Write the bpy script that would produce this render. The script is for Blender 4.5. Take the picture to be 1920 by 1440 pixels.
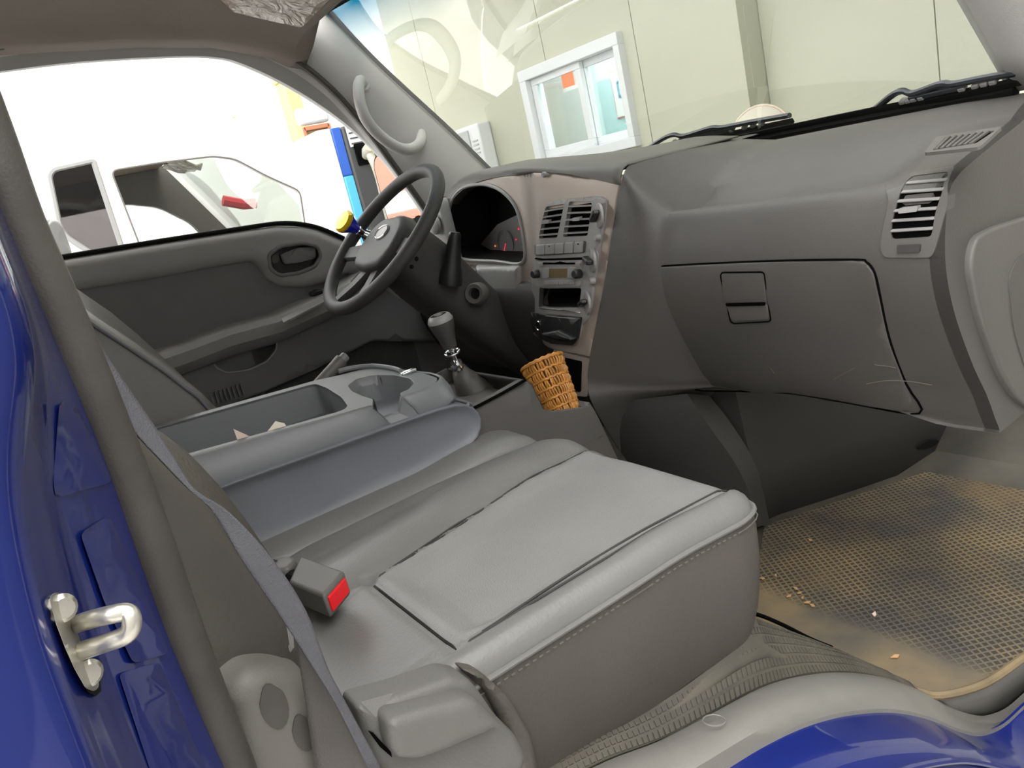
import bpy, bmesh, math, random
from mathutils import Vector, Matrix, geometry
random.seed(7)
for o in list(bpy.data.objects): bpy.data.objects.remove(o)
SC = bpy.context.scene
COL = SC.collection

# ---------------------------------------------------------------- camera, world, exposure
# cab frame: X forward, Y to the driver's side, Z up; Z=0 is a little above the foot-well floor
CAM = Vector((0.0, -1.25, 0.80)); FPX = 1450.0
RT = Vector((0.7966633, -0.56097227, -0.2250282))     # image right
DN = Vector((-0.33140802, -0.09406364, -0.93878685))  # image down
FW = Vector((0.50546642, 0.82247319, -0.26084776))    # view direction
cd = bpy.data.cameras.new('camera'); cam = bpy.data.objects.new('camera', cd); COL.objects.link(cam)
cd.sensor_width = 36; cd.lens = FPX / 1920 * 36; cd.clip_start = 0.02; cd.clip_end = 200
mw = Matrix((RT, -DN, -FW)).transposed().to_4x4(); mw.translation = CAM
cam.matrix_world = mw
SC.camera = cam
wd = bpy.data.worlds.new('overcast_sky'); SC.world = wd; wd.use_nodes = True
bg = wd.node_tree.nodes['Background']
bg.inputs[0].default_value = (1.0, 0.985, 0.96, 1); bg.inputs[1].default_value = 6.5
SC.view_settings.view_transform = 'Standard'; SC.view_settings.look = 'None'
SC.view_settings.gamma = 1; SC.view_settings.use_curve_mapping = False
SC.view_settings.exposure = 0.0

# ---------------------------------------------------------------- helpers
def V(*a): return Vector(a)
def ray(px, py): return RT * ((px - 960) / FPX) + DN * ((py - 720) / FPX) + FW
def P(px, py, **k):
    a, v = next(iter(k.items())); i = 'XYZ'.index(a); d = ray(px, py)
    return CAM + d * ((v - CAM[i]) / d[i])
def pl(px, py, p0, n):
    d = ray(px, py); return CAM + d * ((Vector(p0) - CAM).dot(n) / d.dot(n))
def sX(px, py, g, x0=1.0):
    x = x0
    for _ in range(25):
        p = P(px, py, X=x); x += 0.6 * (g(p.y, p.z) - x)
    return P(px, py, X=x)
def sY(px, py, g, y0=.74):
    y = y0
    for _ in range(20):
        p = P(px, py, Y=y); y = g(p.x, p.z)
    return P(px, py, Y=y)
def sZ(px, py, g, z0=.4):
    z = z0
    for _ in range(25):
        p = P(px, py, Z=z); z += 0.6 * (g(p.x, p.y) - z)
    return P(px, py, Z=z)
def smooth(t):
    t = max(0, min(1, t)); return t * t * (3 - 2 * t)
def interp(tab, x):
    if x <= tab[0][0]: return tab[0][1]
    for (a, b), (c, d) in zip(tab, tab[1:]):
        if x <= c: return b + (d - b) * (x - a) / (c - a)
    return tab[-1][1]

# ---- materials
def mat(name, col, rough=.55, bump=0, bscale=400, var=0, vscale=8, col2=None, metal=0, spec=.5, coat=0, emit=None, estr=0, sheen=0, brough=None):
    m = bpy.data.materials.new(name); m.use_nodes = True; nt = m.node_tree; b = nt.nodes['Principled BSDF']
    c = (*col, 1); b.inputs['Base Color'].default_value = c; b.inputs['Roughness'].default_value = rough
    b.inputs['Metallic'].default_value = metal; b.inputs['Specular IOR Level'].default_value = spec
    b.inputs['Coat Weight'].default_value = coat; b.inputs['Coat Roughness'].default_value = .04
    if sheen: b.inputs['Sheen Weight'].default_value = sheen
    tc = nt.nodes.new('ShaderNodeTexCoord')
    if var or col2:
        n = nt.nodes.new('ShaderNodeTexNoise'); n.inputs['Scale'].default_value = vscale; n.inputs['Detail'].default_value = 6
        nt.links.new(tc.outputs['Object'], n.inputs['Vector'])
        r = nt.nodes.new('ShaderNodeValToRGB'); r.color_ramp.elements[0].position = .35; r.color_ramp.elements[1].position = .68
        a = tuple(x * (1 - var) for x in col); d = col2 if col2 else tuple(min(1, x * (1 + var)) for x in col)
        r.color_ramp.elements[0].color = (*a, 1); r.color_ramp.elements[1].color = (*d, 1)
        nt.links.new(n.outputs['Fac'], r.inputs[0]); nt.links.new(r.outputs[0], b.inputs['Base Color'])
    if bump:
        n2 = nt.nodes.new('ShaderNodeTexNoise'); n2.inputs['Scale'].default_value = bscale; n2.inputs['Detail'].default_value = 2
        nt.links.new(tc.outputs['Object'], n2.inputs['Vector'])
        bn = nt.nodes.new('ShaderNodeBump'); bn.inputs['Strength'].default_value = bump; bn.inputs['Distance'].default_value = .001
        nt.links.new(n2.outputs['Fac'], bn.inputs['Height']); nt.links.new(bn.outputs[0], b.inputs['Normal'])
    if emit: b.inputs['Emission Color'].default_value = (*emit, 1); b.inputs['Emission Strength'].default_value = estr
    return m
def glass(name, tint=(1, 1, 1), refl=.6, tintZ=None, base=.0):
    m = bpy.data.materials.new(name); m.use_nodes = True; nt = m.node_tree; nt.nodes.clear()
    o = nt.nodes.new('ShaderNodeOutputMaterial'); t = nt.nodes.new('ShaderNodeBsdfTransparent'); g = nt.nodes.new('ShaderNodeBsdfGlossy')
    g.inputs['Roughness'].default_value = .02; t.inputs[0].default_value = (*tint, 1)
    f = nt.nodes.new('ShaderNodeFresnel'); f.inputs[0].default_value = 1.45
    mu = nt.nodes.new('ShaderNodeMath'); mu.operation = 'MULTIPLY_ADD'; mu.inputs[1].default_value = refl; mu.inputs[2].default_value = base
    mx = nt.nodes.new('ShaderNodeMixShader'); nt.links.new(f.outputs[0], mu.inputs[0]); nt.links.new(mu.outputs[0], mx.inputs[0])
    nt.links.new(t.outputs[0], mx.inputs[1]); nt.links.new(g.outputs[0], mx.inputs[2]); nt.links.new(mx.outputs[0], o.inputs[0])
    if tintZ:
        tc = nt.nodes.new('ShaderNodeNewGeometry'); sx = nt.nodes.new('ShaderNodeSeparateXYZ'); nt.links.new(tc.outputs['Position'], sx.inputs[0])
        mr = nt.nodes.new('ShaderNodeMapRange'); mr.inputs[1].default_value = tintZ[0]; mr.inputs[2].default_value = tintZ[1]; nt.links.new(sx.outputs[2], mr.inputs[0])
        mc = nt.nodes.new('ShaderNodeMix'); mc.data_type = 'RGBA'; mc.inputs[6].default_value = (*tint, 1); mc.inputs[7].default_value = (*tintZ[2], 1)
        nt.links.new(mr.outputs[0], mc.inputs[0]); nt.links.new(mc.outputs[2], t.inputs[0])
    return m
M = {}
M['plastic'] = mat('grey_plastic', (.105, .1, .094), .5, .35, 700, .06, 5)
M['dash'] = mat('dash_plastic', (.085, .08, .076), .5, .4, 650, .07, 4)
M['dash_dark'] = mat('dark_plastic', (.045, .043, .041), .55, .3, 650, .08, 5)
M['taupe'] = mat('taupe_metallic_trim', (.33, .28, .24), .36, .15, 900, .05, 6, metal=.25)
M['silver'] = mat('silver_grey_trim', (.27, .265, .26), .4, .1, 900)
M['black'] = mat('black_plastic', (.012, .012, .013), .4)
M['matte_black'] = mat('matte_black', (.008, .008, .008), .8, spec=.15)
M['void'] = mat('cavity_black', (.003, .003, .003), .9, spec=.02)
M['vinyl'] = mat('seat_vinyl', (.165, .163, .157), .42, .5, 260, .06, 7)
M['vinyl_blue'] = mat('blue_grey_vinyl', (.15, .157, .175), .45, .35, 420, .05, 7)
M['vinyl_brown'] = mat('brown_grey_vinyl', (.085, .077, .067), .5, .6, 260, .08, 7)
M['tray'] = mat('tray_plastic', (.17, .175, .185), .48, .3, 600, .04, 6)
M['side_plastic'] = mat('side_plastic', (.135, .13, .116), .5, .4, 500, .06, 6)
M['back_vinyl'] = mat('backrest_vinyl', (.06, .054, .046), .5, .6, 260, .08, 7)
M['lever'] = mat('lever_plastic', (.125, .122, .114), .5, .4, 500, .05, 6)
M['rubber'] = mat('rubber_seal', (.06, .055, .05), .5, .3, 500, .15, 20)
M['rubber_floor'] = mat('rubber_floor', (.06, .056, .046), .62, .4, 300, .15, 9, col2=(.095, .086, .065))
M['sill'] = mat('sill_plastic', (.205, .198, .182), .42, .25, 500, .1, 9)
M['paint'] = mat('blue_paint', (.005, .014, .135), .35, coat=.9, var=.1, vscale=5, spec=.15)
M['steel'] = mat('zinc_steel', (.62, .6, .54), .3, .2, 200, .18, 40, metal=.85)
M['chrome'] = mat('chrome', (.8, .8, .8), .12, metal=1)
M['headliner'] = mat('headliner_cloth', (.25, .21, .185), .9, .4, 300, .05, 5)
M['pillar'] = mat('pillar_plastic', (.48, .475, .46), .55, .35, 600, .04, 6)
M['door'] = mat('door_plastic', (.34, .335, .33), .52, .35, 600, .05, 6)
M['door_dark'] = mat('door_insert_cloth', (.18, .18, .184), .8, .5, 500, .05, 8)
M['wheel'] = mat('steering_leather', (.052, .051, .05), .58, .35, 500, .05, 10)
M['webbing'] = mat('belt_webbing', (.088, .088, .098), .6, .8, 900, .05, 30)
M['webbing_shaded'] = mat('belt_webbing_shade', (.085, .078, .072), .65, .8, 900, .05, 30)  # same belt webbing, darkened to stand in for shade on the lap part
M['red'] = mat('red_button', (.75, .008, .015), .3)
M['blue_gem'] = mat('blue_gem', (.01, .02, .7), .08, coat=1)
M['yellow'] = mat('gold_cap', (.95, .6, .01), .2, metal=.3)
M['wicker'] = mat('wicker', (.46, .2, .04), .5, .5, 200, .25, 60)
M['wicker_dark'] = mat('wicker_core', (.1, .035, .008), .8)
M['paper'] = mat('cream_paper', (.72, .66, .55), .8)
M['cloth_film'] = mat('film', (.6, .5, .4), .2)
M['wall'] = mat('wall_panel_cream', (.5, .5, .4), .5, .1, 30, .02, 1.2)
M['white'] = mat('white_paint', (.82, .82, .82), .45)
M['window_frame'] = mat('window_frame_white', (.72, .73, .76), .4)
M['concrete'] = mat('concrete', (.42, .41, .39), .85, .4, 40, .12, 1.5)
M['clear'] = glass('clear_glass', (.93, .97, .95), .5)
M['windshield'] = glass('windshield_glass', (.84, .88, .85), .40, (1.15, 1.26, (.004, .13, .22)), .02)
M['sideglass'] = glass('side_glass', (.97, .98, .98), .3)

# ---- object creation
WL = {}                                             # world location of every object made here
def link(o, parent, loc):
    COL.objects.link(o); o.location = loc; WL[o.name] = Vector(loc)
    if parent is not None:
        o.parent = parent; o.matrix_parent_inverse = Matrix.Translation(-WL[parent.name])
    return o
def thing(name, label, cat, loc=(0, 0, 0), group=None, kind=None):
    o = bpy.data.objects.new(name, None); o.empty_display_size = .05
    link(o, None, Vector(loc)); tag(o, label, cat, group, kind); return o
def tag(o, label=None, cat=None, group=None, kind=None):
    if label: o['label'] = label
    if cat: o['category'] = cat
    if group: o['group'] = group
    if kind: o['kind'] = kind
    return o
def mesh(name, vs, fs, m, parent=None, sharp=35, bevel=0, sub=0, seg=2, kind=None, label=None, mats=None, fmat=None):
    vs = [Vector(v) for v in vs]
    lo = Vector([min(v[i] for v in vs) for i in range(3)]); hi = Vector([max(v[i] for v in vs) for i in range(3)])
    c = (lo + hi) / 2
    me = bpy.data.meshes.new(name); me.from_pydata([v - c for v in vs], [], fs)
    bm = bmesh.new(); bm.from_mesh(me); bmesh.ops.recalc_face_normals(bm, faces=bm.faces); bm.to_mesh(me); bm.free()
    for p in me.polygons: p.use_smooth = True
    me.set_sharp_from_angle(angle=math.radians(sharp))
    me.materials.append(M[m] if isinstance(m, str) else m)
    for k in (mats or []): me.materials.append(M[k])
    if fmat:
        for i, p in enumerate(me.polygons): p.material_index = fmat(i)
    o = bpy.data.objects.new(name, me); link(o, parent, c)
    if bevel:
        b = o.modifiers.new('bevel', 'BEVEL'); b.width = bevel; b.segments = seg; b.limit_method = 'ANGLE'; b.angle_limit = math.radians(35); b.harden_normals = False
    if sub:
        s = o.modifiers.new('subdivision', 'SUBSURF'); s.levels = sub; s.render_levels = sub
    if kind: o['kind'] = kind
    if label: o['label'] = label
    return o
class MB:
    def __init__(s): s.v = []; s.f = []
    def add(s, v, f):
        n = len(s.v); s.v += [Vector(p) for p in v]; s.f += [tuple(i + n for i in q) for q in f]; return s
    def build(s, name, m, parent=None, **k): return mesh(name, s.v, s.f, m, parent, **k)
def frame(n, up=(0, 0, 1)):
    n = Vector(n).normalized(); u = Vector(up); u = u - n * u.dot(n)
    if u.length < 1e-4: u = Vector((1, 0, 0)) - n * n.x
    u.normalize(); return u.cross(n), u, n              # right, up, out
def box_vf(c, ax, s):
    a, b, d = [Vector(k) for k in ax]; c = Vector(c); v = []
    for i in (-1, 1):
        for j in (-1, 1):
            for k in (-1, 1): v.append(c + a * (i * s[0] / 2) + b * (j * s[1] / 2) + d * (k * s[2] / 2))
    return v, [(0, 1, 3, 2), (4, 6, 7, 5), (0, 4, 5, 1), (2, 3, 7, 6), (0, 2, 6, 4), (1, 5, 7, 3)]
AX = (V(1, 0, 0), V(0, 1, 0), V(0, 0, 1))
def box(name, c, s, m, parent=None, ax=AX, bevel=.003, **k):
    v, f = box_vf(c, ax, s); return mesh(name, v, f, m, parent, bevel=bevel, **k)
def ring_faces(nr, ns, closed_ring=True, closed_path=False, caps=True):
    f = []
    for i in range(nr if closed_path else nr - 1):
        for j in range(ns if closed_ring else ns - 1):
            a, b = i * ns + j, i * ns + (j + 1) % ns; i2 = (i + 1) % nr
            f.append((a, b, i2 * ns + (j + 1) % ns, i2 * ns + j))
    if caps and closed_ring and not closed_path:
        f.append(tuple(range(ns))[::-1]); f.append(tuple((nr - 1) * ns + j for j in range(ns)))
    return f
def loft(name, secs, m, parent=None, closed=True, caps=True, **k):
    ns = len(secs[0]); return mesh(name, [p for s in secs for p in s], ring_faces(len(secs), ns, closed, False, caps), m, parent, **k)
def cat(pts, n=6, closed=False):
    pts = [Vector(p) for p in pts]; N = len(pts); out = []
    for i in range(N if closed else N - 1):
        p1, p2 = pts[i], pts[(i + 1) % N]
        p0 = pts[i - 1] if (i > 0 or closed) else p1 * 2 - p2
        p3 = pts[(i + 2) % N] if (i + 2 < N or closed) else p2 * 2 - p1
        for j in range(n):
            t = j / n
            out.append(.5 * ((2 * p1) + (p2 - p0) * t + (2 * p0 - 5 * p1 + 4 * p2 - p3) * t * t + (3 * p1 - p0 - 3 * p2 + p3) * t ** 3))
    if not closed: out.append(pts[-1])
    return out
def tube_vf(path, r, ns=10, closed=False, squash=1, up=(0, 0, 1)):
    path = [Vector(p) for p in path]; N = len(path); vs = []; pu = None
    for i, p in enumerate(path):
        a = path[i - 1] if (i or closed) else p; b = path[(i + 1) % N] if (i < N - 1 or closed) else p
        t = (b - a).normalized()
        if pu is None:
            u = Vector(up) - t * Vector(up).dot(t)
            if u.length < 1e-3: u = Vector((1, 0, 0)) - t * t.x
        else: u = pu - t * pu.dot(t)
        u.normalize(); w = t.cross(u); pu = u; rr = r[i] if isinstance(r, (list, tuple)) else r
        vs += [p + u * (rr * squash * math.cos(2 * math.pi * j / ns)) + w * (rr * math.sin(2 * math.pi * j / ns)) for j in range(ns)]
    return vs, ring_faces(N, ns, True, closed)
def tube(name, path, r, m, parent=None, ns=10, closed=False, squash=1, up=(0, 0, 1), **k):
    v, f = tube_vf(path, r, ns, closed, squash, up); return mesh(name, v, f, m, parent, **k)
def lathe_vf(prof, c, n, ns=24, sx=1, sy=1, up=(0, 0, 1)):
    a, b, n = frame(n, up); c = Vector(c); vs = []
    for r, h in prof:
        vs += [c + n * h + a * (r * sx * math.cos(2 * math.pi * j / ns)) + b * (r * sy * math.sin(2 * math.pi * j / ns)) for j in range(ns)]
    return vs, ring_faces(len(prof), ns)
def lathe(name, prof, c, n, m, parent=None, ns=24, sx=1, sy=1, up=(0, 0, 1), **k):
    v, f = lathe_vf(prof, c, n, ns, sx, sy, up); return mesh(name, v, f, m, parent, **k)
# ---- outlined plates on curved surfaces
def rnd(poly, r, n=5):
    out = []; N = len(poly)
    for i in range(N):
        p = Vector(poly[i]); a = Vector(poly[i - 1]) - p; b = Vector(poly[(i + 1) % N]) - p
        rr = r[i] if isinstance(r, (list, tuple)) else r
        d = min(rr, a.length * .48, b.length * .48)
        if d < 1e-5: out.append(tuple(p)); continue
        A = p + a.normalized() * d; B = p + b.normalized() * d
        for j in range(n + 1):
            t = j / n; q = A * (1 - t) ** 2 + p * (2 * t * (1 - t)) + B * t * t; out.append(tuple(q))
    return out
def inside(p, poly):
    x, y = p; c = False; j = len(poly) - 1
    for i in range(len(poly)):
        xi, yi = poly[i]; xj, yj = poly[j]
        if (yi > y) != (yj > y) and x < (xj - xi) * (y - yi) / (yj - yi) + xi: c = not c
        j = i
    return c
def dist(p, poly):
    px, py = p; best = 1e9
    for i in range(len(poly)):
        ax, ay = poly[i - 1]; bx, by = poly[i]; dx, dy = bx - ax, by - ay; L = dx * dx + dy * dy
        t = 0 if L < 1e-14 else max(0, min(1, ((px - ax) * dx + (py - ay) * dy) / L))
        d = (px - ax - t * dx) ** 2 + (py - ay - t * dy) ** 2
        if d < best: best = d
    return math.sqrt(best)
def dens(poly, res):
    out = []
    for i in range(len(poly)):
        a = Vector(poly[i]); b = Vector(poly[(i + 1) % len(poly)]); n = max(1, int((b - a).length / res))
        for j in range(n): out.append(tuple(a + (b - a) * (j / n)))
    return out
def patch(name, poly, f, m, parent=None, holes=(), t=.01, res=.03, roll=0, back=True, grid=True, sharp=40, extra=None, **k):
    poly = dens([tuple(p)[:2] for p in poly], res); hs = [dens([tuple(p)[:2] for p in h], res) for h in holes]
    loops = [poly] + hs; pts = []; edges = []; ld = []
    for L in loops:
        n = len(pts); ld.append((n, len(L))); pts += L; edges += [(n + i, n + (i + 1) % len(L)) for i in range(len(L))]
    nb = len(pts)
    if grid:
        x0 = min(p[0] for p in poly); x1 = max(p[0] for p in poly); y0 = min(p[1] for p in poly); y1 = max(p[1] for p in poly)
        rings = []
        if roll:
            N = len(poly); ar = sum(poly[i - 1][0] * poly[i][1] - poly[i][0] * poly[i - 1][1] for i in range(N)); sg = 1 if ar > 0 else -1
            for d in (roll * .06, roll * .2, roll * .45, roll * .75, roll * 1.05):
                for i in range(N):
                    a = Vector(poly[i - 1]); b = Vector(poly[(i + 1) % N]); e = (b - a)
                    if e.length < 1e-9: continue
                    e.normalize(); q = Vector(poly[i]) + Vector((-e.y, e.x)) * (sg * d)
                    q = tuple(q)
                    if inside(q, poly) and dist(q, poly) > d * .85: rings.append(q)
        pts += rings
        nx = int((x1 - x0) / res); ny = int((y1 - y0) / res)
        for i in range(1, nx + 1):
            for j in range(1, ny + 1):
                q = (x0 + (x1 - x0) * i / (nx + 1), y0 + (y1 - y0) * j / (ny + 1))
                if inside(q, poly) and not any(inside(q, h) for h in hs) and min(dist(q, L) for L in loops) > max(res * .35, roll * 1.1): pts.append(q)
    r = geometry.delaunay_2d_cdt([Vector(p) for p in pts], edges, [], 0, 1e-7)
    vs2 = [tuple(v) for v in r[0]]; orig = r[3]; tris = []
    for tr in r[2]:
        c = (sum(vs2[i][0] for i in tr) / 3, sum(vs2[i][1] for i in tr) / 3)
        if inside(c, poly) and not any(inside(c, h) for h in hs): tris.append(tuple(tr))
    imap = {}
    for i, os in enumerate(orig):
        for q in os: imap[q] = i
    def off(p):
        e = extra(*p) if extra else 0
        if not roll: return e
        d = dist(p, poly)
        return e if d >= roll else e - (roll - math.sqrt(max(0, roll * roll - (roll - d) ** 2)))
    vs = [f(p[0], p[1], off(p)) for p in vs2]; fs = list(tris); n = len(vs)
    if back:
        vs += [f(p[0], p[1], -t) for p in vs2]; fs += [tuple(i + n for i in tr)[::-1] for tr in tris]
        for s, L in ld:
            for i in range(L):
                a, b = imap[s + i], imap[s + (i + 1) % L]
                if a != b: fs.append((a, b, b + n, a + n))
    return mesh(name, vs, fs, m, parent, sharp=sharp, **k)
def onX(g): return lambda u, v, o: Vector((g(u, v) - o, u, v))            # faces the rear (-X); u=Y v=Z
def onY(g): return lambda u, v, o: Vector((u, g(u, v) - o, v))            # faces the passenger side (-Y); u=X v=Z
def onZ(g): return lambda u, v, o: Vector((u, v, g(u, v) + o))            # faces up; u=X v=Y
def onPl(c, a, b, n): return lambda u, v, o: Vector(c) + Vector(a) * u + Vector(b) * v + Vector(n) * o
def pxX(g, pts, x0=1.0): return [(p.y, p.z) for p in (sX(a, b, g, x0) for a, b in pts)]
def pxY(g, pts, y0=.74): return [(p.x, p.z) for p in (sY(a, b, g, y0) for a, b in pts)]
def pxZ(g, pts, z0=.4): return [(p.x, p.y) for p in (sZ(a, b, g, z0) for a, b in pts)]
def rrect(w, h, r, n=4): return rnd([(-w / 2, -h / 2), (w / 2, -h / 2), (w / 2, h / 2), (-w / 2, h / 2)], r, n)
# ================================================================ SETTING: yard outside
def grid_vf(cols):
    n = len(cols[0]); v = [p for c in cols for p in c]
    return v, [(i * n + j, i * n + j + 1, (i + 1) * n + j + 1, (i + 1) * n + j) for i in range(len(cols) - 1) for j in range(n - 1)]
def gridm(name, cols, m, parent=None, thick=0, **k):
    v, f = grid_vf(cols); o = mesh(name, v, f, m, parent, **k)
    if thick:
        s = o.modifiers.new('thickness', 'SOLIDIFY'); s.thickness = thick; s.offset = 0
    return o
GZ = -.70
tag(mesh('ground', [(-30, -20, GZ), (30, -20, GZ), (30, 30, GZ), (-30, 30, GZ)], [(0, 1, 2, 3)], 'concrete'), 'grey concrete yard under the truck', 'ground', kind='structure')
XW = 3.5
yL = P(722, 60, X=XW).y; yC = P(1394, 104, X=XW).y
d = ray(1432, 104); XR = d.x * (yC + 1.25) / d.y            # the wall to the right of the corner stands further back
wf = tag(bpy.data.objects.new('wall_front', None), 'cream panelled bay wall seen through the windshield', 'wall', kind='structure'); link(wf, None, Vector((XW, 1.5, GZ)))
Zt = 3.4
def win_px(l): return [(p.y, p.z) for p in (P(a, b, X=XW) for a, b in l)]
wo = win_px([(980, 137), (1165, 56), (1201, 262), (1020, 309)])
wy0, wy1 = min(p[0] for p in wo), max(p[0] for p in wo); wz0, wz1 = .76, 1.42
edges = [P(792, 110, X=XW).y, P(1010, 50, X=XW).y, P(1188, 60, X=XW).y]
ys = [yL + .02] + edges + [yC]
hole = [(wy0, wz0), (wy1, wz0), (wy1, wz1), (wy0, wz1)]
gap = .006
for a, b in zip(ys, ys[1:]):
    a, b = max(a, b), min(a, b)
    for z0, z1 in ((GZ, wz0), (wz0, wz1), (wz1, Zt)):
        segs = [(b + gap / 2, a - gap / 2)]
        if z0 == wz0:                       # leave the window opening free
            segs = [s for s in ((b + gap / 2, min(a - gap / 2, wy0)), (max(b + gap / 2, wy1), a - gap / 2)) if s[1] - s[0] > .01]
        for s0, s1 in segs:
            mesh('wall_panel', *box_vf((XW + .05, (s0 + s1) / 2, (z0 + z1) / 2), AX, (.1, s1 - s0, z1 - z0)), 'wall', wf)
mesh('corner_return', *box_vf(((XW + XR) / 2 + .05, yC + .03, (GZ + Zt) / 2), AX, (XR - XW, .06, Zt - GZ)), 'wall', wf)
k = P(1757, 80, X=XR).y
for a, b in ((yC, k), (k, k - 1.2), (k - 1.2, k - 2.4), (k - 2.4, k - 3.6)):
    mesh('wall_panel', *box_vf((XR + .05, (a + b) / 2, (GZ + Zt) / 2), AX, (.1, a - b - gap, Zt - GZ)), 'wall', wf)
mesh('joint_backing', *box_vf((XR + .12, yC - 2, 1.2), AX, (.02, 4, 4)), 'plastic', wf)
mesh('lintel_backing', *box_vf((XW + .12, (ys[0] + yC) / 2, wz1 + 1.1), AX, (.01, ys[0] - yC, 2)), 'plastic', wf)
M['wall_bright'] = mat('wall_bright', (.45, .46, .4), .6)
fw = tag(mesh('wall_far', *box_vf((5.2, yL + 1.9, 1.2), AX, (.1, 3.2, 4)), 'wall_bright'), 'pale wall behind the end of the panelled bay wall', 'wall', kind='structure')
M['blocker'] = mat('grey_blocker', (.26, .26, .25), .6)
tag(mesh('wall_light_blocker', *box_vf((0, -3.3, .85), AX, (12, .2, 3.1)), 'blocker'), 'grey shutter wall added out of view to cut light from the passenger side', 'wall', kind='structure')  # unseen wall, added to dim the low light from the passenger side
cn = tag(mesh('shade_roof', *box_vf((2.9, .2, 2.75), AX, (2.2, 8.5, .12)), 'white'), 'white roof added out of view to shade the bay wall', 'roof', kind='structure')  # unseen roof, added to keep sky light off the bay wall
# sliding window
wn = tag(bpy.data.objects.new('window_1', None), 'white sliding window in the cream wall', 'window', kind='structure'); link(wn, None, Vector((XW, (wy0 + wy1) / 2, wz0)))
def fr(name, y0, y1, z0, z1, x0, x1, m='window_frame', par=wn, bevel=.004): return box(name, ((x0 + x1) / 2, (y0 + y1) / 2, (z0 + z1) / 2), (x1 - x0, abs(y1 - y0), abs(z1 - z0)), m, par, bevel=bevel)
xo = XW - .05
fr('frame_rail', wy0, wy1, wz1 - .07, wz1, xo, XW + .1); fr('frame_rail', wy0, wy1, wz0, wz0 + .06, xo, XW + .1)
fr('frame_stile', wy1 - .07, wy1, wz0 + .06, wz1 - .07, xo, XW + .1); fr('frame_stile', wy0, wy0 + .05, wz0 + .06, wz1 - .07, xo, XW + .1)
ym = P(1098, 200, X=XW).y
for n, (a, b, xx) in enumerate(((wy1 - .075, ym - .02, XW + .01), (ym + .03, wy0 + .05, XW + .05))):
    s = box('sash', (xx, (a + b) / 2, wz0 + .085), (.035, a - b, .05), 'window_frame', wn)
    fr('sash_rail', b, a, wz1 - .115, wz1 - .07, xx - .017, xx + .017, par=s)
    fr('sash_stile', a - .05, a, wz0 + .11, wz1 - .115, xx - .017, xx + .017, par=s)
    fr('sash_stile', b, b + .05, wz0 + .11, wz1 - .115, xx - .017, xx + .017, par=s)
    fr('pane', b + .05, a - .05, wz0 + .11, wz1 - .115, xx - .003, xx + .003, m='clear', par=s, bevel=0)
    if n == 0:
        M['orange'] = mat('orange_sticker', (.95, .22, .07), .5)
        q = P(1065, 150, X=xx - .005); box('sticker', (xx - .006, q.y, q.z), (.002, .12, .085), 'orange', s, bevel=0)
M['office'] = mat('office_wall_cyan', (.55, .78, .85), .7); M['office_white'] = mat('office_wall_white', (.85, .87, .9), .7)
of = tag(bpy.data.objects.new('wall_office', None), 'pale blue office interior behind the sliding window', 'wall', kind='structure'); link(of, None, Vector((XW + .8, 2.7, GZ)))
ya = P(1118, 180, X=XW + .8).y
M['office_lit'] = mat('office_white_lit', (.9, .92, .95), .7)
box('back_panel', (XW + .8, (wy1 + 1.4 + ya) / 2, 1.1), (.02, wy1 + 1.4 - ya, 2.2), 'office_lit', of, bevel=0)
box('back_panel', (XW + .8, ya - .6, 1.1), (.02, 1.2, 2.2), 'office', of, bevel=0)
al = bpy.data.lights.new('office_fill_light', 'AREA'); al.energy = 110; al.size = 1.0; ao = bpy.data.objects.new('office_fill_light', al); COL.objects.link(ao); ao.location = (XW + .45, 2.8, 1.9)  # added fill lamp that brightens the office behind the panes
ao.rotation_euler = (0, math.radians(-25), 0)
q = P(1165, 175, X=XW + .77)
sg = thing('notice_sign', 'white red-bordered notice seen through the right pane of the sliding window', 'sign', (XW + .78, q.y, q.z - .15))
M['sign_red'] = mat('sign_red', (.8, .25, .2), .5); M['sign_white'] = mat('sign_white', (.9, .92, .92), .5); M['sign_blue'] = mat('sign_blue', (.15, .4, .55), .5)
box('border', (XW + .785, q.y, q.z), (.006, .2, .34), 'sign_red', sg, bevel=0); box('face', (XW + .78, q.y, q.z), (.006, .18, .32), 'sign_white', sg, bevel=0)
mk = MB()
for (dy, dz, w, h) in ((.03, .03, .02, .11), (-.02, .03, .02, .11), (.005, .085, .06, .02), (.005, -.02, .06, .02), (-.03, -.05, .02, .06)):
    mk.add(*box_vf((XW + .775, q.y + dy, q.z + dz), AX, (.004, w, h)))
mk.build('mark', 'sign_blue', sg)
# meter box on the wall and the pale round thing above the wiper
q = P(897, 282, X=XW - .05)
mb = thing('meter_box', 'pale grey slotted box fixed to the cream wall left of the sliding window', 'wall box', (XW, q.y, q.z - .2))
box('cover', (XW - .06, q.y, q.z - .04), (.12, .34, .46), 'window_frame', mb, bevel=.012)
M['box_grey'] = mat('box_grey', (.42, .44, .44), .5)
box('door', (XW - .125, q.y + .06, q.z - .03), (.014, .18, .38), 'box_grey', mb, bevel=.004)
for i in range(4): box('slot', (XW - .122, q.y - .1, q.z + .07 - i * .03), (.012, .07, .010), 'box_grey', mb, bevel=0)
q = P(1425, 240, X=2.6)
rf = thing('round_dish', 'pale beige round dish beyond the near end of the far wiper', 'dish', (2.6, q.y, q.z - .12))
M['beige'] = mat('beige_dish', (.52, .48, .4), .4); M['beige_rim'] = mat('beige_rim', (.6, .5, .4), .4)
lathe('bowl', [(.0, .035), (.05, .034), (.09, .026), (.118, .008), (.12, .0), (.0, -.01)], (2.6, q.y, q.z - .04), (-1, -.3, .1), 'beige', rf, ns=36)
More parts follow.
